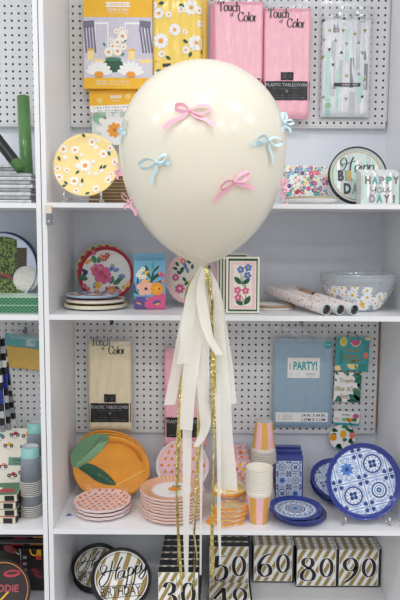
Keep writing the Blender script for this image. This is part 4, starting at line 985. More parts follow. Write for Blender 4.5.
# blue plates: stack of three
RIMW = NAVY
def mandala(b, R):
    b.ell(0, 0, R*.78, R*.78, mat('tile_white', '#e8ebf2'), .0006, 0, 40)
    for r0, r1, m in ((.33, .38, INDIGO), (.20, .25, INDIGO), (.74, .77, MBLUE)): b.ring(0, 0, R*r0, R*r1, m, .001, 36)
    for i in range(20): a = i*math.pi/10; b.ell(R*.285*math.cos(a), R*.285*math.sin(a), R*.03, R*.022, INDIGO, .0011, a, 6)
    b.flower(0, 0, R*.17, 8, MBLUE, INDIGO, .0012, .35)
    for i in range(14):
        a = i*2*math.pi/14
        b.leaf(R*.42*math.cos(a), R*.42*math.sin(a), R*.20, R*.05, a, MBLUE, .001); b.ell(R*.67*math.cos(a), R*.67*math.sin(a), R*.04, R*.03, INDIGO, .0012, a, 8); b.leaf(R*.55*math.cos(a+.22), R*.55*math.sin(a+.22), R*.15, R*.04, a+.22+.5, INDIGO, .0011); b.leaf(R*.55*math.cos(a+.22), R*.55*math.sin(a+.22), R*.15, R*.04, a+.22-.5, MBLUE, .0011)
zz = Z3+.0006; R = 26.3*mpp(296, 505, .12)
for k in range(3):
    pc = atz((300, 298.5, 295.5)[k], (513.5, 511.5, 508)[k], zz+.015)
    t = thing('paper_plate', f'blue rimmed mandala plate, {ORD[2-k]} of three beside the striped cups', 'paper plate', (pc.x, pc.y+.006, zz), group='stack of three blue mandala plates')
    plate(t, R, NAVY, NAVY, T=.007, layers=1, deep=.012, flat=.82)
    b = MB(hf=lambda u, v: .0094); mandala(b, R); b.build('mandala_print', t); zz += .0165
# big tile plates
def tiles_disc(b, R, rot, s, ox=0, oy=0):
    b.ell(0, 0, R*.86, R*.86, MBLUE, .0002, 0, 48)
    for i in range(-3, 4):
        for j in range(-3, 4):
            u, v = (i+.5)*s+ox, (j+.5)*s+oy; c, q = math.cos(rot), math.sin(rot); X, Yv = u*c-v*q, u*q+v*c
            if math.hypot(X, Yv) < R*.86+s*.7: tile(b, X, Yv, s, (i*2+j) % 3, rot)
zz = Z3+.0006; R = .118
for k in range(2):
    t = thing('paper_plate', ('blue tile plate leaning low behind the propped big one', 'lower blue tile plate lying flat under the leaning one')[1-k], 'paper plate', (at(341.5, 490, .26).x, .272-.004*k, Z3+.046+.017*k), (rad(22), rad(2), 0), 'lying blue tile plates')
    plate(t, R, NAVY, NAVY, T=.005, layers=1, deep=.012, flat=.87)
    b = MB(hf=lambda u, v: .0074, clip=disc(0, 0, R*.855)); tiles_disc(b, R, .3, R*.6); b.build('tile_print', t)
R = 37.6*mpp(365, 484, .07); YF = .048; p = at(365, 515, YF)
easel(p.x+.004, YF, Z3+.0005, .150, 'clear plate stand holding the big blue tile plate')
t = upright('paper_plate', 'big blue and white tile plate propped on a clear stand', 365, 484, R, YF+.004, Z3, 15, lift=.016)
plate(t, R, NAVY, NAVY, T=.006, layers=1, flat=.87)
b = MB(hf=lambda u, v: .0084, clip=disc(0, 0, R*.86, 56)); tiles_disc(b, R, rad(13), R*.70, .0*R, .03*R); b.build('tile_print', t)
# purple scrap
p = on3(69, 515.5); t = None
b = MB(); b.poly([(-.010, -.008), (.012, .0), (-.004, .016)], mat('violet_paper', '#6b59b0', .5), .0016); 
I = [b.add((u, v, .0004)) for u, v in ((-.010, -.008), (.012, 0), (-.004, .016))]; b.quad(I[::-1], MATS['violet_paper'])
for i in range(3): j = (i+1) % 3; b.quad((I[i], I[j], j, i), MATS['violet_paper'])
o = b.build('paper_scrap'); o.location = (p.x, p.y, Z3+.0005); o['label'] = 'tiny violet paper scrap lying before the small fruit plates'; o['category'] = 'scrap'

# -------- shelf 4
def gold_stripes(b, w, h, x0, z0, n, slant, o, clipq=True, wd=.5):
    s = w/n
    for i in range(-n*2, n*2):
        u = x0 + i*s; b.poly([(u, z0), (u+s*wd, z0), (u+s*wd+h*slant, z0+h), (u+h*slant, z0+h)], GLIT, o)
DIG = {  # pen strokes on a 0..1 high, about .6 wide cell; '#': closed
 '0': [('#', [(.30 - .235*math.sin(i*math.pi/9), .5 + .5*math.cos(i*math.pi/9)) for i in range(18)])],
 '3': [('', [(.10, .82), (.20, .97), (.36, .98), (.48, .84), (.42, .64), (.24, .55)]), ('', [(.24, .55), (.44, .50), (.54, .30), (.46, .08), (.26, -.02), (.10, .04), (.06, .14)])],
 '4': [('', [(.42, 0), (.42, .5), (.42, 1.0)]), ('/', [(.42, 1.0), (.04, .32)]), ('/', [(.04, .30), (.60, .30)])],
 '5': [('/', [(.16, .98), (.50, .98)]), ('/', [(.17, .98), (.14, .52)]), ('', [(.14, .52), (.30, .60), (.48, .52), (.54, .32), (.46, .08), (.26, -.02), (.10, .03), (.06, .14)])],
 '6': [('', [(.52, 1.0), (.30, .90), (.12, .64), (.07, .34), (.16, .08), (.32, 0), (.50, .12), (.52, .36), (.38, .54), (.20, .50), (.09, .34)])],
 '8': [('#', [(.30, 1.0), (.14, .92), (.12, .74), (.26, .60), (.44, .48), (.55, .28), (.48, .06), (.30, 0), (.11, .07), (.06, .26), (.16, .46), (.34, .56), (.47, .72), (.45, .92)])],
 '9': [('', [(.54, .62), (.40, .46), (.22, .46), (.10, .62), (.11, .84), (.30, 1.0), (.48, .90), (.55, .66), (.50, .36), (.32, .10), (.12, -.06)])]}
def digits(b, s, cx, cy, w, h, o):
    for i, ch in enumerate(s):
        small = i == 1; sw, sh = w*(.47 if not small else .42), h*(1 if not small else .80)
        x0 = cx + (-.52 if i == 0 else .07)*w; y0 = cy - h/2 + (h-sh)*.9
        for pas, (grow, m, oo) in enumerate(((.010, WHITE, o), (0, BLACK, o+.0005))):
            for kd, P in DIG[ch]:
                Q = [(x0+a*sw/.6, y0+c*sh) for a, c in P]; th = h*.17*(.86 if small else 1)
                b.stroke(Q, th+grow*.55, m, oo + i*.00005, h*.035+grow*.55, 5, kd == '#', kd != '/')
def number_pack(num, label, x, Y, z, w, rot, group, T=.020, H=None, front=True, top=True, wrap=False):
    H = H or w
    t = thing('napkin_pack', label, 'napkin pack', (x, Y, z), rot, group)
    b = MB(); b.box(-w/2, w/2, 0, T, 0, H, BLACK, mats={} if wrap else {'z1': WHITE}); b.build('folded_napkins', t)
    b = MB(M=FRONT); b.rect(-w*.02, H*.515, w*.95, H*.96, WHITE, .0005); b.clip = [(-w*.485, H*.045), (w*.435, H*.045), (w*.435, H*.99), (-w*.485, H*.99)]
    gold_stripes(b, w, H, -w*.5-.03, 0, 5, .55, .0009)
    b.clip = None
    if not wrap:
        b.M = Matrix.Identity(4); b.clip = [(-w*.49, .001), (w*.46, .001), (w*.46, T-.001), (-w*.49, T-.001)]
        s = w/5; off = -w*.5-.03+.55*H
        for i in range(-12, 8): b.poly([(off+i*s, 0), (off+i*s+s*.5, 0), (off+i*s+s*.5, T), (off+i*s, T)], GLIT, H+.0004)
    b.build('stripe_print', t)
    if front:
        b = MB(M=FRONT); digits(b, num, 0, H*.47, w*.80, H*.60, .0014); b.build('number_print', t)
    return t
for num, x0, x1, yb in (('60', 253.5, 294, 583.5), ('80', 296.5, 337.5, 588), ('90', 338.5, 380, 588)):
    f = atz((x0+x1)/2, yb, Z4); w = (x1-x0)*((f-CAM).dot(FW)/FPX)
    n = 4
    for k in range(n):
        Yk = f.y + .006 + .0245*k
        if Yk + .02 > DEEP-.004: break
        nm = {'60': 'sixty', '80': 'eighty', '90': 'ninety'}[num]
        lab = f'gold striped napkin pack, {nm} row, ' + (f'numeral facing out, under the blue plates' if k == 0 and num == '60' else 'numeral facing out, beside the 60 pack' if k == 0 and num == '80' else 'numeral facing out, in the corner of the bay' if k == 0 else ('second', 'third', 'fourth')[k-1] + ' from the front')
        number_pack(num, lab, f.x, Yk, Z4+.0008, w, (0, 0, rad({'60': 3, '80': -1, '90': -4}[num])) if False else (0, 0, 0), f'row of {num} napkin packs', .0225, H=.153, front=(k == 0))
f = at(179, 575, .075)
w = 42*mpp(179, 575, .075)
for k in range(6):
    number_pack('30', 'gold striped 30 napkin pack, numeral facing out behind tassel ends' if k == 0 else f'black wrapped napkin pack, {("second", "third", "fourth", "fifth", "sixth")[k-1]} in the thirty row', f.x+.0012*k, .072+.0495*k, Z4+.0008, w, (rad(-3), 0, 0), 'row of 30 napkin packs', .040, H=.162, front=(k == 0), wrap=True)
f = at(230, 570, .25); w = 41.5*mpp(230, 570, .25)
for k in range(3):
    number_pack('50', 'gold striped 50 napkin pack, numeral facing out beside the 30s' if k == 0 else f'black wrapped napkin pack, {("second", "third")[k-1]} in the fifty row', f.x+.0012*k, .268+.045*k, Z4+.0008, w, (rad(-4), 0, 0), 'row of 50 napkin packs', .036, H=.158, front=(k == 0), wrap=True)
number_pack('40', 'gold striped 40 napkin pack lying flat before the 50 pack', at(230, 600, .2).x, .085, Z4+.0008+.022, .157, (rad(-84), 0, 0), None, .020, H=.150, wrap=True)
# happy birthday plates
def script_happy(b, F, w, m, o):
    S = lambda P: b.stroke(F(P), w, m, o, w*.45, ax=(.3, .95))
    S([(106, 575), (101, 570), (103, 565), (108, 567), (105, 573), (100, 581), (103, 586), (109, 580), (112, 570), (114, 561)]); S([(124, 557), (119, 567), (117, 577), (119, 580)]); S([(101, 574), (110, 571), (117, 570), (122, 567)])
    S([(126, 570), (121, 572), (120, 578), (124, 577), (127, 570), (126, 577), (129, 576)])
    S([(131, 567), (130, 577), (128, 587), (126, 585)]); S([(130, 571), (133, 567), (136, 569), (134, 574), (130, 575)]); S([(134, 574), (137, 571), (139, 565)])
    S([(139, 565), (138, 575), (136, 584), (134, 582)]); S([(138, 569), (141, 565), (144, 567), (142, 572), (138, 573)])
    S([(145, 563), (145, 569), (148, 569), (150, 562)]); S([(150, 562), (149, 571), (145, 578), (142, 576), (146, 571), (151, 568)])
def bday_plate(t, R, T, spin=0):
    plate(t, R, WHITE, BLACK, T=T, layers=4, flat=.86, edge=BLACK)
    b = MB(hf=lambda u, v: T+.0024, clip=disc(0, 0, R*.85, 56)); b.ell(0, 0, R*.9, R*.9, WHITE, .0002, 0, 48)
    gold_stripes(b, R*2, R*2, -R*2.0, -R, 5, .32, .0007, wd=.42)
    b.clip = None; b.ring(0, 0, R*.81, R*.825, BLACK, .001, 48); b.build('stripe_print', t)
    b = MB(); k = R/30.5; F = lambda P: [((q-123.5)*k*.95, (578-y)*k) for q, y in P]; h0 = T+.004
    W2 = WHITE
    script_happy(b, F, 3.6*k, W2, h0); script_happy(b, F, 1.5*k, BLACK, h0+.0006)
    u = F([(123, 590)])[0]; b.text('BIRTHDAY', u[0], u[1], 40*k, 8.5*k, BLACK, h0+.0006, rot=rad(5), bold=0)
    for dy in (-6, 5.6): b.rect(u[0], u[1]+dy*k*.95, 43*k, .6*k, BLACK, h0+.0006, rad(5))
    b.build('lettering', t)
R = 30*mpp(121, 577, .12); p = at(121, 577, .13)
t = upright('paper_plate', 'black rimmed Happy Birthday plate with gold stripes propped on its stand', 121, 577, R, .085, Z4, 12, lift=.022)
bday_plate(t, R, .008); easel(p.x, .078, Z4+.0005, .11, 'clear plate stand beneath the Happy Birthday plate')
R2 = 24.5*mpp(95, 578, .26); TILT = rad(30); C0 = at(95.5, 575, .265); nrm = Vector((0, -math.sin(TILT), math.cos(TILT)))
C0.x = max(C0.x, XL + R2 + .006)
low = C0 - nrm*.0165*2; dz = max(0, Z4 + .002 + R2*math.sin(TILT) - low.z); C0.z += dz; low.z += dz
for k in range(3):
    pc = C0 - nrm*.0165*k
    t = thing('paper_plate', f'black rimmed birthday plate, {ORD[k]} of the tilted pile behind the propped plate', 'paper plate', tuple(pc), (TILT, 0, 0), 'tilted pile of birthday plates')
    if k == 0: bday_plate(t, R2, .006)
    else: plate(t, R2, WHITE, BLACK, T=.006, layers=2, flat=.86, edge=BLACK)
t = thing('plate_rest', 'dark block propping up the tilted pile of birthday plates', 'prop', (C0.x, low.y+.050, Z4+.0005))
b = MB(); b.box(-.03, .03, -.012, .012, 0, low.z - Z4 + .050*math.tan(TILT) - .022, BLACK); b.build('base_block', t)
# ------------------------------------------------------------------ the other unit, items by its side panel
ZL1, ZL2, ZL3, ZL4 = [z-.002 for z in (Z1, Z2, Z3, Z4)]
SILV = mat('silver_foil', '#a4a6a9', .3, .25, .25, 50, bump=.6, bump_scale=35); SILV2 = mat('silver_light', '#d6d8da', .35, .15, .2, 60, bump=.4, bump_scale=40)
zz = ZL1+.0006; w = .26; xs = at(38, 190, .1).x
for k in range(8):
    t = thing('napkin_pack', f'silver foil pack, {ORD[7-k]} of the front stack under the green tubes', 'napkin pack', (xs-.136+random.uniform(-.003, .003), .125, zz), (0, 0, rad(random.uniform(-1.5, 1.5))), 'silver foil packs in the front stack')
    b = MB(); b.box(-w/2, w/2, -.085, .075, .0008, .0112, SILV if k % 2 else SILV2); b.build('folded_napkins', t)
    b = MB(); b.box(-w/2+.004, w/2-.004, -.0862, .0760, .0040, .0056, GREY if k % 3 == 0 else LGREY); b.build('wrapper_fold', t); zz += .0124
SILTOP = zz
zz = ZL1+.0006
for k in range(12):
    t = thing('napkin_pack', f'grey foil pack, {ORD[11-k]} of the higher stack behind', 'napkin pack', (xs-.30+random.uniform(-.003, .003), .300, zz), (0, 0, rad(random.uniform(-1, 1))), 'grey foil packs in the higher stack')
    b = MB(); b.box(-.10, .21, -.08, .075, .0008, .0110, SILV2 if k % 2 else SILV); b.build('folded_napkins', t); zz += .0122
GT = mat('green_plastic_roll', '#568544', .28, coat=.4, bump=.05)
def tube_roll(a, c, r, label, lab_band):
    d = c-a; L = d.length; t = thing('plastic_roll', label, 'tablecover roll', a); t.rotation_euler = d.to_track_quat('Z', 'Y').to_euler()
    b = MB(); b.lathe([(0, 0), (r, 0), (r, L), (r*.6, L), (r*.6, L-.01), (0, L-.01)], GT, 24, [GT, GT, mat('green_dark_core', '#35602c', .5), BLACK, BLACK], smooth=True); b.build('rolled_film', t)
    b = MB(); b.lathe([(r+.0008, L*lab_band[0]), (r+.0008, L*lab_band[1])], BLACK, 24); b.build('label_wrap', t)
    b = MB(); 
    for i in range(6):
        q = -1.9+.22*i; z0, z1 = L*(lab_band[0]+.05), L*(lab_band[0]+.05+(lab_band[1]-lab_band[0])*.5*(1 if i % 2 else .7))
        I = [b.add(((r+.0014)*math.cos(a_), (r+.0014)*math.sin(a_), z)) for a_, z in ((q, z0), (q+.07, z0), (q+.07, z1), (q, z1))]; b.quad(I, LGREY)
    b.build('label_lines', t)
rg = 6.4*mpp(26, 130, .2)
a = Vector((at(27, 173, .225).x, .235, ZL1+.002+.0)); top = at(23.2, 97, .300)
a = at(27.5, 172, .232); a.z = ZL1 + .008; a.x += .0
tube_roll(a, top, rg, 'tall green plastic roll standing behind the silver packs', (.02, .20))
a2 = at(21, 170, .10); a2.z = SILTOP + rg*.62 + .002
c2 = at(-16, 122, .16)
tube_roll(a2, c2, rg*.8, 'green plastic roll with black label tilted over the silver packs', (.16, .75))
# golf plates
R = .127; p = at(6, 285, .25)
GOLFG = mat('golf_foliage', '#35451a', .5, 0, .35, 120, hex2='#73853a'); GOLFT = mat('trunk_dark', '#4a4030', .6); GOLFS = mat('golf_sky', '#cfd6ea', .35)
BALLM = mat('golf_ball_print', '#e7e2da', .4, bump=.8, bump_scale=160)
for k in range(3):
    t = upright('paper_plate', ('golf ball plate facing out above the green gingham packs', 'blue rimmed golf plate second in the row, its edge showing', 'blue rimmed golf plate hindmost in the row')[k], 2+k*1.6, 285, R, .215+.030*k, ZL2+.001, 8, 'golf plates standing in a row', lift=.010+.003*k)
    plate(t, R, GOLFS, (GOLFS, mat('rim_navy', '#3c5275', .35), mat('rim_blue', '#7f98c4', .35))[k], T=.010, layers=3, flat=.92, edge=mat('rim_green', '#4d6e4a', .4))
    if k == 0:
        ox = t.location.x; mp = mpp(10, 280, .25); b = MB(hf=lambda u, v: .0124, clip=disc(0, 0, R*.918, 56)); U = lambda q: at(q, 275, .200).x-ox; V = lambda y: (at(10, y, .205).z - t.location.z)/math.cos(rad(8))
        b.rect((U(-20)+U(15))/2, 0, U(15)-U(-20), R*2, GOLFG, .0006); b.rect(U(20), V(266), U(25)-U(15), R*1.0, GOLFT, .0008); b.rect(U(-2), V(277), U(14)-U(-20), .016, GOLFT, .001, rad(-6)); b.stroke([(U(-6), V(274)), (U(5), V(276)), (U(14), V(282))], .004, RED, .0014)
        b.rect(U(0), V(292), R*2, .018, GOLFG, .0012); b.rect(U(27), V(296), R*.8, .012, LGREY, .0012); b.build('golf_print', t)
        rb = 12.6*mp; b = MB(M=Matrix.Translation((U(24.8), V(279.5), .0142))); b.lathe([(0, .006), (rb*.4, .0056), (rb*.75, .0042), (rb*.95, .002), (rb, 0)], BALLM, 40); b.build('ball_print', t)
GG = mat('gingham_green', '#5d9a76', .35, coat=.3); GG2 = mat('gingham_dark', '#235c3c', .35); GG3 = mat('gingham_pale', '#bcd8c2', .4)
zz = ZL2+.0006; xe = at(38.6, 306, .05).x
for k in range(2):
    w, D, T = .19, .150, .0275; t = thing('napkin_pack', ('lower green gingham pack resting on the shelf below the golf plates', 'upper green gingham pack just below the golf ball plate')[k], 'napkin pack', (xe-w/2-.001*k, .045, zz), group='green gingham packs')
    b = MB(); b.box(-w/2, w/2, 0, D, .0006, T-.003, GG); b.build('folded_napkins', t)
    b = MB(M=FRONT)
    for i in range(26):
        for j in range(4):
            if (i+j) % 2 == 0: b.rect(-w/2+(i+.5)*w/26, .003+(j+.5)*.0052, w/26, .0050, (GG2, GG3, GG2, LGREEN)[(i*3+j) % 4], .0006)
    b.build('gingham_print', t); b = MB(); b.box(-w/2+.001, w/2-.001, .001, D-.001, T-.0028, T-.001, GG3); b.build('top_sheet', t); zz += T
# teal and yellow hanging pack
x, z, w, h = hang_dims(4, 66, 336, 371, .372); x = at(4, 350, .372).x + w/2
w = min(w, (LX1-.004) - at(4, 350, .372).x); w -= .014; x = at(3, 350, .372).x + w/2 + .001; z += .006
t = thing('tablecover_pack', 'mustard yellow pack with teal header hanging over the checkered strips', 'tablecover', (x, .366, z), (0, rad(6.5), 0))
b, hf = pillow(w*.94, h*.66, .012, mat('mustard', '#dcb45c', .35, bump=.1), folds=.0008, seed=1.7); b.build('folded_cover', t)
b = MB(M=FRONT); b.box(-w/2, w/2, h*.64, h*.98, .011, .014, mat('teal_card', '#5fa7a8', .4)); b.build('header_card', t)
b = MB(M=FRONT); b.text('HELLO', -.008, h*.80, .034, .018, WHITE, .0146); b.rect(-.008, h*.88, .02, .003, WHITE, .0146); b.rect(-.008, h*.71, .036, .003, WHITE, .0146); b.build('lettering', t); b = MB(M=FRONT); b.rect(-w*.36, h*.85, .02, .003, LTEAL, .0146); b.build('lettering', t); b = MB(M=FRONT)
for i in range(3): b.rect(w*.24+(i-1)*.008, h*.50, .005, .018, GOLD, .0146)
b.rect(w*.24, h*.50, .030, .0015, BROWN, .0148); b.build('lettering', t)
bag(t, w, h*.95, .035, .013)
hook(26, 331, 'dark peg hook carrying the mustard yellow pack', .045, BLACKWIRE)
# checkered strips
for s, (q0, q1, yb, Y) in enumerate(((-2, 3, 432, .235), (2.5, 9, 430, .262), (4.5, 14.5, 424, .29), (-8, -3, 436, .22))):
    p0 = at(q0, 339 + (12 if s == 2 else 0), Y); p1 = at(q1, yb, Y); n = 13; L = (p1-p0).length
    t = thing('checkered_strip', ('checkered hanging strip second from the cups end', 'checkered hanging strip third out from the bay seam', 'checkered hanging strip closest to the mustard yellow pack', 'checkered hanging strip furthest from the mustard yellow pack')[s], 'party streamer', p0, (0, math.atan2(p0.x-p1.x, p0.z-p1.z), 0), 'black, grey and blue checkered strips')
    b = MB(); 
    ms = [BLACK, GREY, BLACK, LGREY, BLACK, WHITE, BLACK, mat('royal_blue', '#20308f', .35), MATS['royal_blue'], BLACK, LGREY, BLACK, GREY]
    for i in range(n):
        z1, z0 = -L*i/n, -L*(i+1)/n+.0006; o = .002*((i+s) % 2); m = ms[(i + s*2) % n]
        b.box(-.0075, .0075, -.006-o, .006-o, z0, z1, m); 
    b.build('chain', t)
    b = MB(); b.tube([(0, 0, 0), (0, .004, .002), (0, .028, -.004)], .0016, BLACKWIRE); b.build('hanging_wire', t)
# hot rod pack, tag
x, z, w, h = hang_dims(-22, 29, 430, 498, .27)
tilt = 12
t = thing('tablecover_pack', 'cream pack printed with small hot rod cars leaning back', 'tablecover', (x, .265, ZL3+.0006), (rad(-tilt), 0, 0))
h = .255; b = MB(); b.box(-w/2, w/2, 0, .016, .002, h, CREAM); b.build('folded_cover', t)
b = MB(M=FRONT); b.rect(0, h/2, w*.99, h*.97, CREAM, .0003); U = lambda q: (q+22-25.5)/51*w; V = lambda y: h-(y-432)/66*h*.96; rr = random.Random(3)
for q, y, m in ((13, 438, RED), (-2, 440, TEAL), (7, 449, YEL), (24, 450, RED), (12, 479, RED), (2, 470, CORAL), (20, 463, GREY), (-8, 458, RED), (-12, 476, TEAL), (1, 430, YEL), (-14, 444, DARK), (25, 439, YEL), (23, 476, YEL)):
    u, v = U(q), V(y); b.rect(u, v, .026, .007, m, .0005); b.ell(u+.004, v+.005, .008, .005, m, .0006)
    for d in (-.012, .012): b.ell(u+d, v-.003, .0075, .0075, DARK, .0009, 0, 10); b.ell(u+d, v-.003, .003, .003, LGREY, .0012, 0, 8)
    b.stroke([(u-.012, v-.016), (u-.004, v-.011), (u+.002, v-.017), (u+.012, v-.012)], .0016, GREY, .0006)
b.build('hot_rod_print', t)
b = MB(M=FRONT); b.rect(U(16.5), V(465.5), .066, .030, mat('tag_green', '#6c9a86', .4), .0015); b.text('HOT ROD', U(16.5), V(464.5), .030, .010, DARK, .002); b.rect(U(16.5), V(468), .030, .002, DARK, .002); b.build('tag_sticker', t)
# dense teal and grey cups
CG = mat('cup_grey', '#8d939c', .5); CT = mat('cup_teal', '#8ec4bd', .45)
def cup2(H, rt, rb):
    b1 = MB(); P = [(0, .0045), (rb*.93, .0045), (rb*.95, 0), (rb, 0), (rb+(rt-rb)*.30, H*.30), (rt, H), (rt-.0003, H), (rb+(rt-rb)*.049-.0003, .006), (0, .006)]
    b1.lathe(P, CG, 40, [LGREY, LGREY, CT, CT, CG, CG, WHITE, WHITE])
    b3 = MB(); b3.lathe([(rt+.0007+.0010*math.cos(q), H+.0013*math.sin(q)) for q in [j*math.pi/3 for j in range(7)]], CPW, 40); return b1, MB(), b3
rt2 = 10.4*mpp(32, 490, .12)
PR2 = mk(cup2(.122, rt2, rt2*.80))
pc = atz(31.6, 515, ZL3); pc.x = min(pc.x, LX1-rt2-.0035)
for lev, nst in ((0, 7), (1, 8)):
    for k in range(nst):
        zt = ZL3+.0026+.122+.0068*(nst-1-k) + (.0068*6+.040 if lev else 0)
        cup(PR2, f'upside down teal and grey cup, {ORD[k]} in the {("lower", "upper")[lev]} side panel sleeve', 'paper cup', (pc.x, pc.y, zt), True, f'{("lower", "upper")[lev]} sleeve of teal and grey cups')
pc2 = Vector((at(35, 440, .24).x, .255, 0)); pc2.x = min(pc2.x, LX1-rt2-.0035)
for k in range(3):
    cup(PR2, f'upside down teal and grey cup, {ORD[k]} of the stack at the pegboard', 'paper cup', (pc2.x, pc2.y, ZL3+.0026+.122+.0068*(2-k)+.160), True, 'teal and grey cups by the pegboard')
t = thing('cup_box', 'plain grey box under the teal and grey cups at the pegboard', 'box', (pc2.x, pc2.y, ZL3+.0006)); b = MB(); b.box(-.036, .036, -.036, .036, 0, .158, CG); b.build('carton', t); 
b = MB(); b.box(-.0365, .0365, -.0365, .0365, .1582, .1592, CT); b.build('lid', t)
# sticker on the upper sleeve
# race car napkins
zz = ZL3+.0006; RC = mat('race_cream', '#d8d0bd', .5)
for k in range(4):
    t = thing('napkin_pack', f'cream race car napkin pack, {ORD[3-k]} of the pile beside the cups', 'napkin pack', (at(8, 510, .1).x-.022, .095, zz), (0, 0, rad((-2, 3, 0, 4)[k])), 'race car napkin packs')
    b = MB(); b.box(-.09, .066, -.055, .055, .0006, .0235, RC); b.build('folded_napkins', t)
    b = MB()
    for y_ in range(3): b.box(.066, .070, -.045+.03*y_, -.028+.03*y_, .003, .020, BLACK)
    b.box(.026, .058, -.0565, -.0548, .003, .021, BLACK); b.build('wheel_print', t)
    b = MB(); b.box(-.088, .064, -.053, .053, .0236, .0252, (RED, mat('race_green', '#4f7a5c', .4))[k % 2]); b.rect(.02, -.02, .06, .03, (mat('race_green', '#4f7a5c'), RED)[k % 2], .0256); b.rect(-.02, .0, .05, .02, CREAM, .0257); b.build('car_print', t); zz += .0262
# bottom corner
FOODB = mat('dark_food_wrap', '#1d1412', .35, coat=.3, bump=.1)
w = .30; x = LX1 - .006 - w/2
t = thing('tablecover_pack', 'dark brown pack printed with hot dogs and fries standing at the back', 'tablecover', (x, .235, ZL4+.0006), (rad(-6), 0, 0))
H = .150; b = MB(); b.box(-w/2, w/2, 0, .03, .002, H, FOODB); b.build('folded_cover', t)
b = MB(M=FRONT); b.rect(0, H/2, w*.99, H*.95, FOODB, .0003); mp = mpp(20, 570, .235); U = lambda q: at(q, 565, .235).x-x; V = lambda y: at(20, y, .235).z-ZL4
FRED = mat('faded_red', '#8a3034', .45); FORG = mat('faded_orange', '#b86a2c', .45)
for q, y, m in ((5, 573, FORG), (9, 552, FRED), (-8, 560, FRED), (36, 575, FRED)):
    b.ell(U(q), V(y), .026, .012, m, .0006, -.4 if q < 30 else -.7); b.ell(U(q), V(y), .020, .006, FOODB, .001, -.4); b.ell(U(q), V(y), .018, .004, m, .0014, -.4 if q < 30 else -.7)
for i in range(4): b.rect(U(38)+(i-1.5)*.005, V(556), .0035, .030, YEL, .0008+i*.0001, rad(-8+i*5)); 
b.rect(U(38), V(560), .022, .016, RED, .0014); b.stroke([(U(29), V(552)), (U(31), V(557)), (U(35), V(558))], .005, YEL, .0006)
b.stroke([(U(12), V(553)), (U(19), V(557)), (U(19), V(552))], .003, LGREY, .0006); 
for i, y in enumerate((560, 566, 572)): b.rect(U(24), V(y), .014, .010, GREY, .0006); b.rect(U(20), V(y), .003, .020, RED if i % 2 else GREY, .0006)
b.build('food_print', t)
for k in range(3):
    t = thing('tablecover_pack', ('dark food print pack with orange line, first behind the hot dog pack', 'dark food print pack, second behind the hot dog pack', 'dark food print pack hindmost of its row')[k], 'tablecover', (x, .278+.036*k, ZL4+.0006), (rad(-5), 0, 0), 'dark food print packs')
    Hk = .168+.010*k; b = MB(); b.box(-w/2, w/2, 0, .026, .002, Hk, FOODB); b.build('folded_cover', t); b = MB(M=FRONT); b.rect(0, Hk-.010, w*.95, .016, FOODB, .0003); b.rect(0, Hk-.006, w*.9, .003, GREY, .0005); b.rect(.06, Hk-.010, .06, .004, (DORANGE, ORANGE, RED)[k], .0008); b.rect(-.02, Hk-.012, .05, .004, RED, .0008); b.build('food_print', t)
R = .104; p = at(0, 600, .13)
t = upright('paper_plate', 'dark brown foodie plate with orange line around its rim', -1, 600, R, .035, ZL4+.001, 24, lift=.0)
BRN = mat('dark_brown_plate', '#2a1814', .3, coat=.3); plate(t, R, BRN, BRN, T=.008, layers=3, flat=.8)
b = MB(hf=lambda u, v, g=plate_hf(R, .016, .8): g(u, v)+.0086); b.ring(0, 0, R*.88, R*.92, mat('amber_line', '#e0a070', .4), .0006, 48)
b.ell(R*.30, R*.55, R*.30, R*.12, RED, .0008, .1); b.ell(R*.30, R*.56, R*.20, R*.05, BRN, .0012, .1); b.stroke([(-R*.2, -R*.5), (R*.25, R*.0)], .006, YEL, .0008, smooth=False); b.build('food_print', t)
b = MB(hf=lambda u, v, g=plate_hf(R, .016, .8): g(u, v)+.0086); b.text('FOODIE', R*.0, R*.08, R*1.15, R*.24, mat('neon_pink', '#b05058', .4), .002, bold=.03); b.build('lettering', t)

# ------------------------------------------------------------------ balloon
BY = -.35; BC = at(203, 148, BY); MP = mpp(203, 160, BY)
LAT = mat('cream_latex', '#ede6d5', .19, noise_amt=.005, sss=.75, spec=.5)
t = thing('balloon', 'huge cream balloon with ribbon bows and tissue and gold foil tassel', 'balloon', (BC.x, BY, at(203.5, 266, BY).z))
zb = t.location.z; tz = lambda y: at(203, y, BY).z - zb
P = []
for i in range(15):
    a = i/14*math.pi/2; P.append((83.2*math.sin(a), 148-86.3*math.cos(a)))
P += [(82.4, 160), (80.6, 173), (77.8, 186), (73.6, 199), (67.5, 212), (59.0, 225), (48.0, 238), (35.0, 249), (22.5, 257), (12, 261.5), (6, 263.5), (3.5, 265)]
PS = catmull(P, 3)
prof = [(max(0, r)*MP, tz(y)) for r, y in PS]
b = MB(); b.lathe(prof, LAT, 72); b.build('envelope', t)
b = MB(); b.lathe([(.0095, .003), (.0105, 0), (.008, -.004), (.010, -.010), (.012, -.014), (.007, -.015)], LAT, 20); b.build('knot', t)
def rad_at(z):
    for (r0, z0), (r1, z1) in zip(prof, prof[1:]):
        if z1 <= z <= z0: return r0+(r1-r0)*(z0-z)/max(z0-z1, 1e-9)
    return 0
def hit(px, py):                # balloon surface point and normal under a pixel, in the balloon's own frame
    r = ray(px, py).normalized(); o = CAM - t.location; s = 1.2; best = None
    for i in range(1400):
        q = o + r*(s+i*.0006); d = math.hypot(q.x, q.y) - rad_at(q.z)
        if best is None or d < best[0]: best = (d, q)
        if d < 0: best = (d, q); break
    q = best[1]; e = .004; R0 = rad_at(q.z); dr = (rad_at(q.z+e)-rad_at(q.z-e))/(2*e); n = Vector((q.x, q.y, 0)).normalized(); n = Vector((n.x, n.y, -dr)).normalized()
    q = Vector((q.x, q.y, 0)).normalized()*R0 + Vector((0, 0, q.z)); return q, n
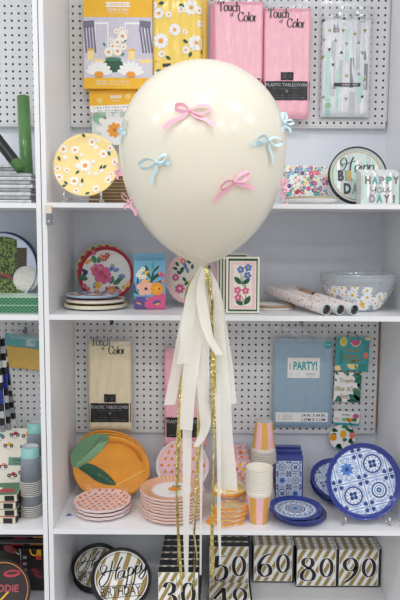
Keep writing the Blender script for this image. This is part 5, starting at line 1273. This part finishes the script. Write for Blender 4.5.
BP = mat('pink_satin', '#fbb7cd', .3, coat=.3); BB = mat('blue_satin', '#d0ebf3', .3, coat=.3)
def bow(px, py, m, loops, tails, w=4.4):
    q, n = hit(px, py)
    if n.dot(-FW) < .45: n = (n + 1.3*(-FW)).normalized(); q = q + n*.004
    up = Vector((0, 0, 1)); ux = up.cross(n)
    if ux.length < .1: ux = Vector((1, 0, 0))
    ux = ux.normalized()
    if ux.x < 0: ux = -ux
    vy = n.cross(ux).normalized()
    if vy.z < 0: vy = -vy
    M = lambda dx, dy, dn: q + ux*dx*MP - vy*dy*MP + n*dn*MP
    b = MB(); S = w*MP*.88; loops = [(a*1.1, c*1.1) for a, c in loops]
    for dx, dy in loops:
        l = math.hypot(dx, dy) or 1; px_, py_ = -dy/l, dx/l; o = .24*l
        pts = [(0, 0, 2.2), (dx*.45+px_*o, dy*.45+py_*o, 3.2), (dx*.95+px_*o*.5, dy*.95+py_*o*.5, 3.0), (dx, dy, 2.4), (dx*.9-px_*o*.5, dy*.9-py_*o*.5, 2.8), (dx*.4-px_*o*.75, dy*.4-py_*o*.75, 2.6), (0, 0, 2.0)]
        wd = (ux*px_ - vy*py_)*.75 + n*.55
        b.ribbon([M(*p) for p in pts], [S*.5, S*.8, S, S, S, S*.8, S*.5], m, [tuple(wd)]*7, 5)
    for dx, dy in tails:
        l = math.hypot(dx, dy); px_, py_ = -dy/l, dx/l; sg = 1 if dx > 0 else -1
        pts = [(0, 0, 2.2), (dx*.3+px_*1.2*sg, dy*.3+py_*1.2*sg, 2.0), (dx*.65-px_*.8*sg, dy*.65-py_*.8*sg, 1.7), (dx, dy, 1.4)]
        wd = (ux*px_ - vy*py_) + n*.15
        b.ribbon([M(*p) for p in pts], [S*.6, S*.9, S, S], m, [tuple(wd)]*4, 5)
    c = M(0, 0, 2.6); b.tube([c - vy*S*.45, c, c + vy*S*.45], [S*.30, S*.42, S*.30], m, 8); return b.build('bow', t)
BOWS = 1
bow(190, 111.5, BP, [(-12, -3), (17, -1.5)], [(-23, 15.5), (22, 14)], 4.2)
bow(158, 162, BB, [(-17, 2.5), (10, -5)], [(-8, 19), (13, 2)], 4.0)
bow(267, 140.5, BB, [(-15, 2), (16, -1)], [(-21, 6), (8, 20)], 4.2)
bow(234, 181, BP, [(-12, 6), (11, -8)], [(-17, 19), (20, 6.5)], 4.2)
bow(124.5, 130, BB, [(7, -8), (-8, 2)], [(-6, 12), (7, 6)], 4.0)
bow(282.5, 124, BB, [(-1, -9), (9, -2)], [(-3, 9), (7, 8)], 4.0)
bow(131, 201, BP, [(-7, -7), (7, -3)], [(-7, 7), (7, 14)], 4.0)
bow(283, 188, BP, [(2, -9), (5, 2)], [(-2, 9), (3, 12)], 3.8)
bow(121, 170, BP, [(-2, -6), (-3, 4)], [(2, 6), (-3, 9)], 3.6)
# tassel
TIS = mat('tissue_white', '#fbf8ef', .75, noise_amt=.03, noise_scale=160, bump=.12, bump_scale=300)
nt = TIS.node_tree; pb = nt.nodes['Principled BSDF']; tr = nt.nodes.new('ShaderNodeBsdfTranslucent'); tr.inputs['Color'].default_value = lin('#f6f2e4')
mx = nt.nodes.new('ShaderNodeMixShader'); mx.inputs['Fac'].default_value = .3; nt.links.new(pb.outputs[0], mx.inputs[1]); nt.links.new(tr.outputs[0], mx.inputs[2]); tp = nt.nodes.new('ShaderNodeBsdfTransparent'); m2 = nt.nodes.new('ShaderNodeMixShader'); m2.inputs['Fac'].default_value = .13; nt.links.new(mx.outputs[0], m2.inputs[1]); nt.links.new(tp.outputs[0], m2.inputs[2]); nt.links.new(m2.outputs[0], nt.nodes['Material Output'].inputs['Surface'])
FOIL = mat('gold_foil', '#d8c473', .14, 1, .25, 90, bump=.9, bump_scale=70); FOIL2 = mat('pale_gold_foil', '#d9cc98', .16, 1, .25, 90, bump=.9, bump_scale=80)
def strand(name, pts, m, twist=0, dy=0, k=6):     # pts: (px, py, width px, depth offset in cm)
    b = MB(); P, W, D = [], [], []
    for i, (q, y, w, d) in enumerate(pts):
        p = at(q, y, BY + (d+dy)*.01) - t.location; P.append(p); W.append(w*MP*(.74 if name == 'foil_strip' else 1)); a = twist*i + (.25 if twist else .55)*math.sin(i*1.7+q); D.append((math.cos(a), math.sin(a)*.9, .05))
    b.ribbon(P, W, m, D, k); return b.build(name, t)
def tissue(*p): return strand('tissue_strip', p, TIS)
def foil(*p, m=None, tw=.9): return strand('foil_strip', p, m or FOIL, tw, k=5)
tissue((202, 265, 4, 0), (193, 290, 9, .4), (185, 325, 12, .8), (178, 362, 12, 1), (169.5, 405, 12, 1.2))
tissue((203, 266, 4, -1), (194, 285, 10, -1.4), (188, 320, 13, -1.7), (185, 345, 12, -1.8), (182, 364, 11, -1.6))
tissue((204, 268, 4, -1.6), (201, 290, 10, -2.2), (204, 315, 11, -2.6), (210, 338, 9, -2.7), (219.5, 355, 8, -2.8))
tissue((206, 267, 4, .4), (214, 285, 9, .6), (221, 320, 11, .8), (227, 362, 11, 1), (233, 404, 9, 1))
tissue((203, 268, 5, -.4), (200, 300, 13, -.8), (194, 345, 16, -1.0), (189, 385, 16, -1), (186, 430, 15, -.9))
tissue((204, 270, 5, -.2), (205, 310, 13, -.4), (203, 360, 14, -.6), (204, 400, 13, -.6), (205, 428, 11, -.6), (196, 447, 6, -.4))
tissue((206, 268, 4, .8), (215, 300, 11, .5), (220, 350, 13, .3), (224, 400, 14, .3), (226, 440, 15, .2), (229, 490, 20, .2))
tissue((203, 290, 5, 1.4), (195, 350, 10, 1.6), (188, 410, 10, 1.5), (187, 460, 9.5, 1.3), (186, 520, 7.5, 1.2), (186.5, 582, 3, 1.2))
tissue((207, 290, 4, 1.0), (214, 350, 7, .9), (218, 420, 5, -.6), (219, 480, 4, -.7), (219, 520, 4, -.6), (220.5, 563, 1.5, -.6))
tissue((203, 300, 5, 1.8), (200, 380, 9, 2), (201, 440, 5, 2), (201, 500, 3, 2), (200.5, 575, 2, 2))
foil((203, 266, 2, .6), (191, 283, 8, -.9), (183.5, 305, 7, 1.0), (181, 360, 5, 2), (179.5, 430, 5, 1.6), (178.5, 470, 4.5, 1.6), (178, 520, 5, 1.6), (180, 560, 4, 1.6), (182, 592, 4, 1.6))
foil((203, 268, 2, 1.0), (196, 300, 4, 1.8), (186, 350, 4, 2.4), (178, 430, 3.5, 2), (176.5, 500, 3, 2), (178, 550, 3, 2), (176, 590, 3, 2), m=FOIL2)
foil((205, 266, 3, -1.2), (208, 285, 7, -1.5), (210, 310, 7, -1.4), (213, 345, 7, -1.0), (213, 390, 6, -.8), (212, 440, 4.5, -.8), (212.5, 500, 4.5, -.8), (212, 545, 5, -.8), (214, 585, 4, -.8))
foil((206, 267, 2, .3), (211, 300, 5, -.4), (214, 350, 5, -.2), (215, 400, 4, 0), (213.5, 460, 3, 0), (214, 520, 3, 0), (211, 575, 3, 0), m=FOIL2)
foil((204, 270, 2, 1.4), (203, 320, 4, 1.8), (199, 400, 5, 1.9), (198, 450, 5, 1.9), (196.5, 500, 4, 1.9), (194.5, 545, 4.5, 1.9), (194, 590, 4, 1.9))
foil((204, 270, 2, 1.2), (206, 330, 4, 1.6), (203, 420, 3, 1.7), (196, 480, 3, 1.7), (194, 530, 3, 1.7), (197, 560, 3, 1.7), (191, 588, 3, 1.7), m=FOIL2)
foil((204, 267, 2, -.6), (210, 276, 4, -.8), (213, 300, 4, -.6), (210, 330, 4, -.4), m=FOIL2)

# ------------------------------------------------------------------ let whatever leans rest on its shelf
bpy.context.view_layer.update()
def lowest(o):
    z = min(((o.matrix_world @ Vector(c)).z for c in o.bound_box), default=9) if o.type == 'MESH' else 9
    if o.type == 'MESH' and o.rotation_euler[:] != (0, 0, 0) or (o.parent and o.type == 'MESH'):
        mw = o.matrix_world; z = min((mw @ v.co).z for v in o.data.vertices)
    for ch in o.children: z = min(z, lowest(ch))
    return z
for o in list(scn.objects):
    if o.parent is None and o.get('category') in ('napkin pack', 'paper plate', 'tablecover', 'box') and o.rotation_euler[0] != 0:
        z = lowest(o)
        for zs in (Z1, Z2, Z3, Z4):
            if zs - .02 < z < zs + .0006: o.location.z += zs + .0006 - z; break

# ------------------------------------------------------------------ light
def lamp(x, y, z, sx, sy, e, rot=(0, 0, 0), col=(1, .98, .95)):
    l = bpy.data.lights.new('ceiling_lamp', 'AREA'); l.shape = 'RECTANGLE'; l.size, l.size_y = sx, sy; l.energy = e; l.color = col
    o = bpy.data.objects.new('ceiling_lamp', l); COL.objects.link(o); o.location = (x, y, z); o.rotation_euler = rot
for y, e in ((-1.5, 10.6), (-3.6, 12.5), (-5.5, 12.5)):
    for x in (-2.8, -1.4, 0, 1.4, 2.8): lamp(x, y, 3.25, .50, .30, e)
W = bpy.data.worlds.new('store_ambient'); scn.world = W; W.use_nodes = True
bg = W.node_tree.nodes['Background']; bg.inputs['Color'].default_value = (.88, .93, 1, 1); bg.inputs['Strength'].default_value = .72

# ------------------------------------------------------------------ camera
cd = bpy.data.cameras.new('camera'); cam = bpy.data.objects.new('camera', cd); COL.objects.link(cam); scn.camera = cam
cd.sensor_fit = 'VERTICAL'; cd.sensor_height = 36; cd.sensor_width = 24; cd.lens = 36*FPX/600; cd.shift_x = -(CX-200)/600; cd.clip_start = .05
m = Matrix.Identity(4)
for i in range(3): m[i][0], m[i][1], m[i][2], m[i][3] = RT[i], UP[i], -FW[i], CAM[i]
cam.matrix_world = m
vs = scn.view_settings; scn.display_settings.display_device = 'sRGB'; vs.view_transform = 'Standard'; vs.look = 'None'; vs.gamma = 1; vs.use_curve_mapping = False; vs.exposure = 0.07
scn.cycles.transparent_max_bounces = 24
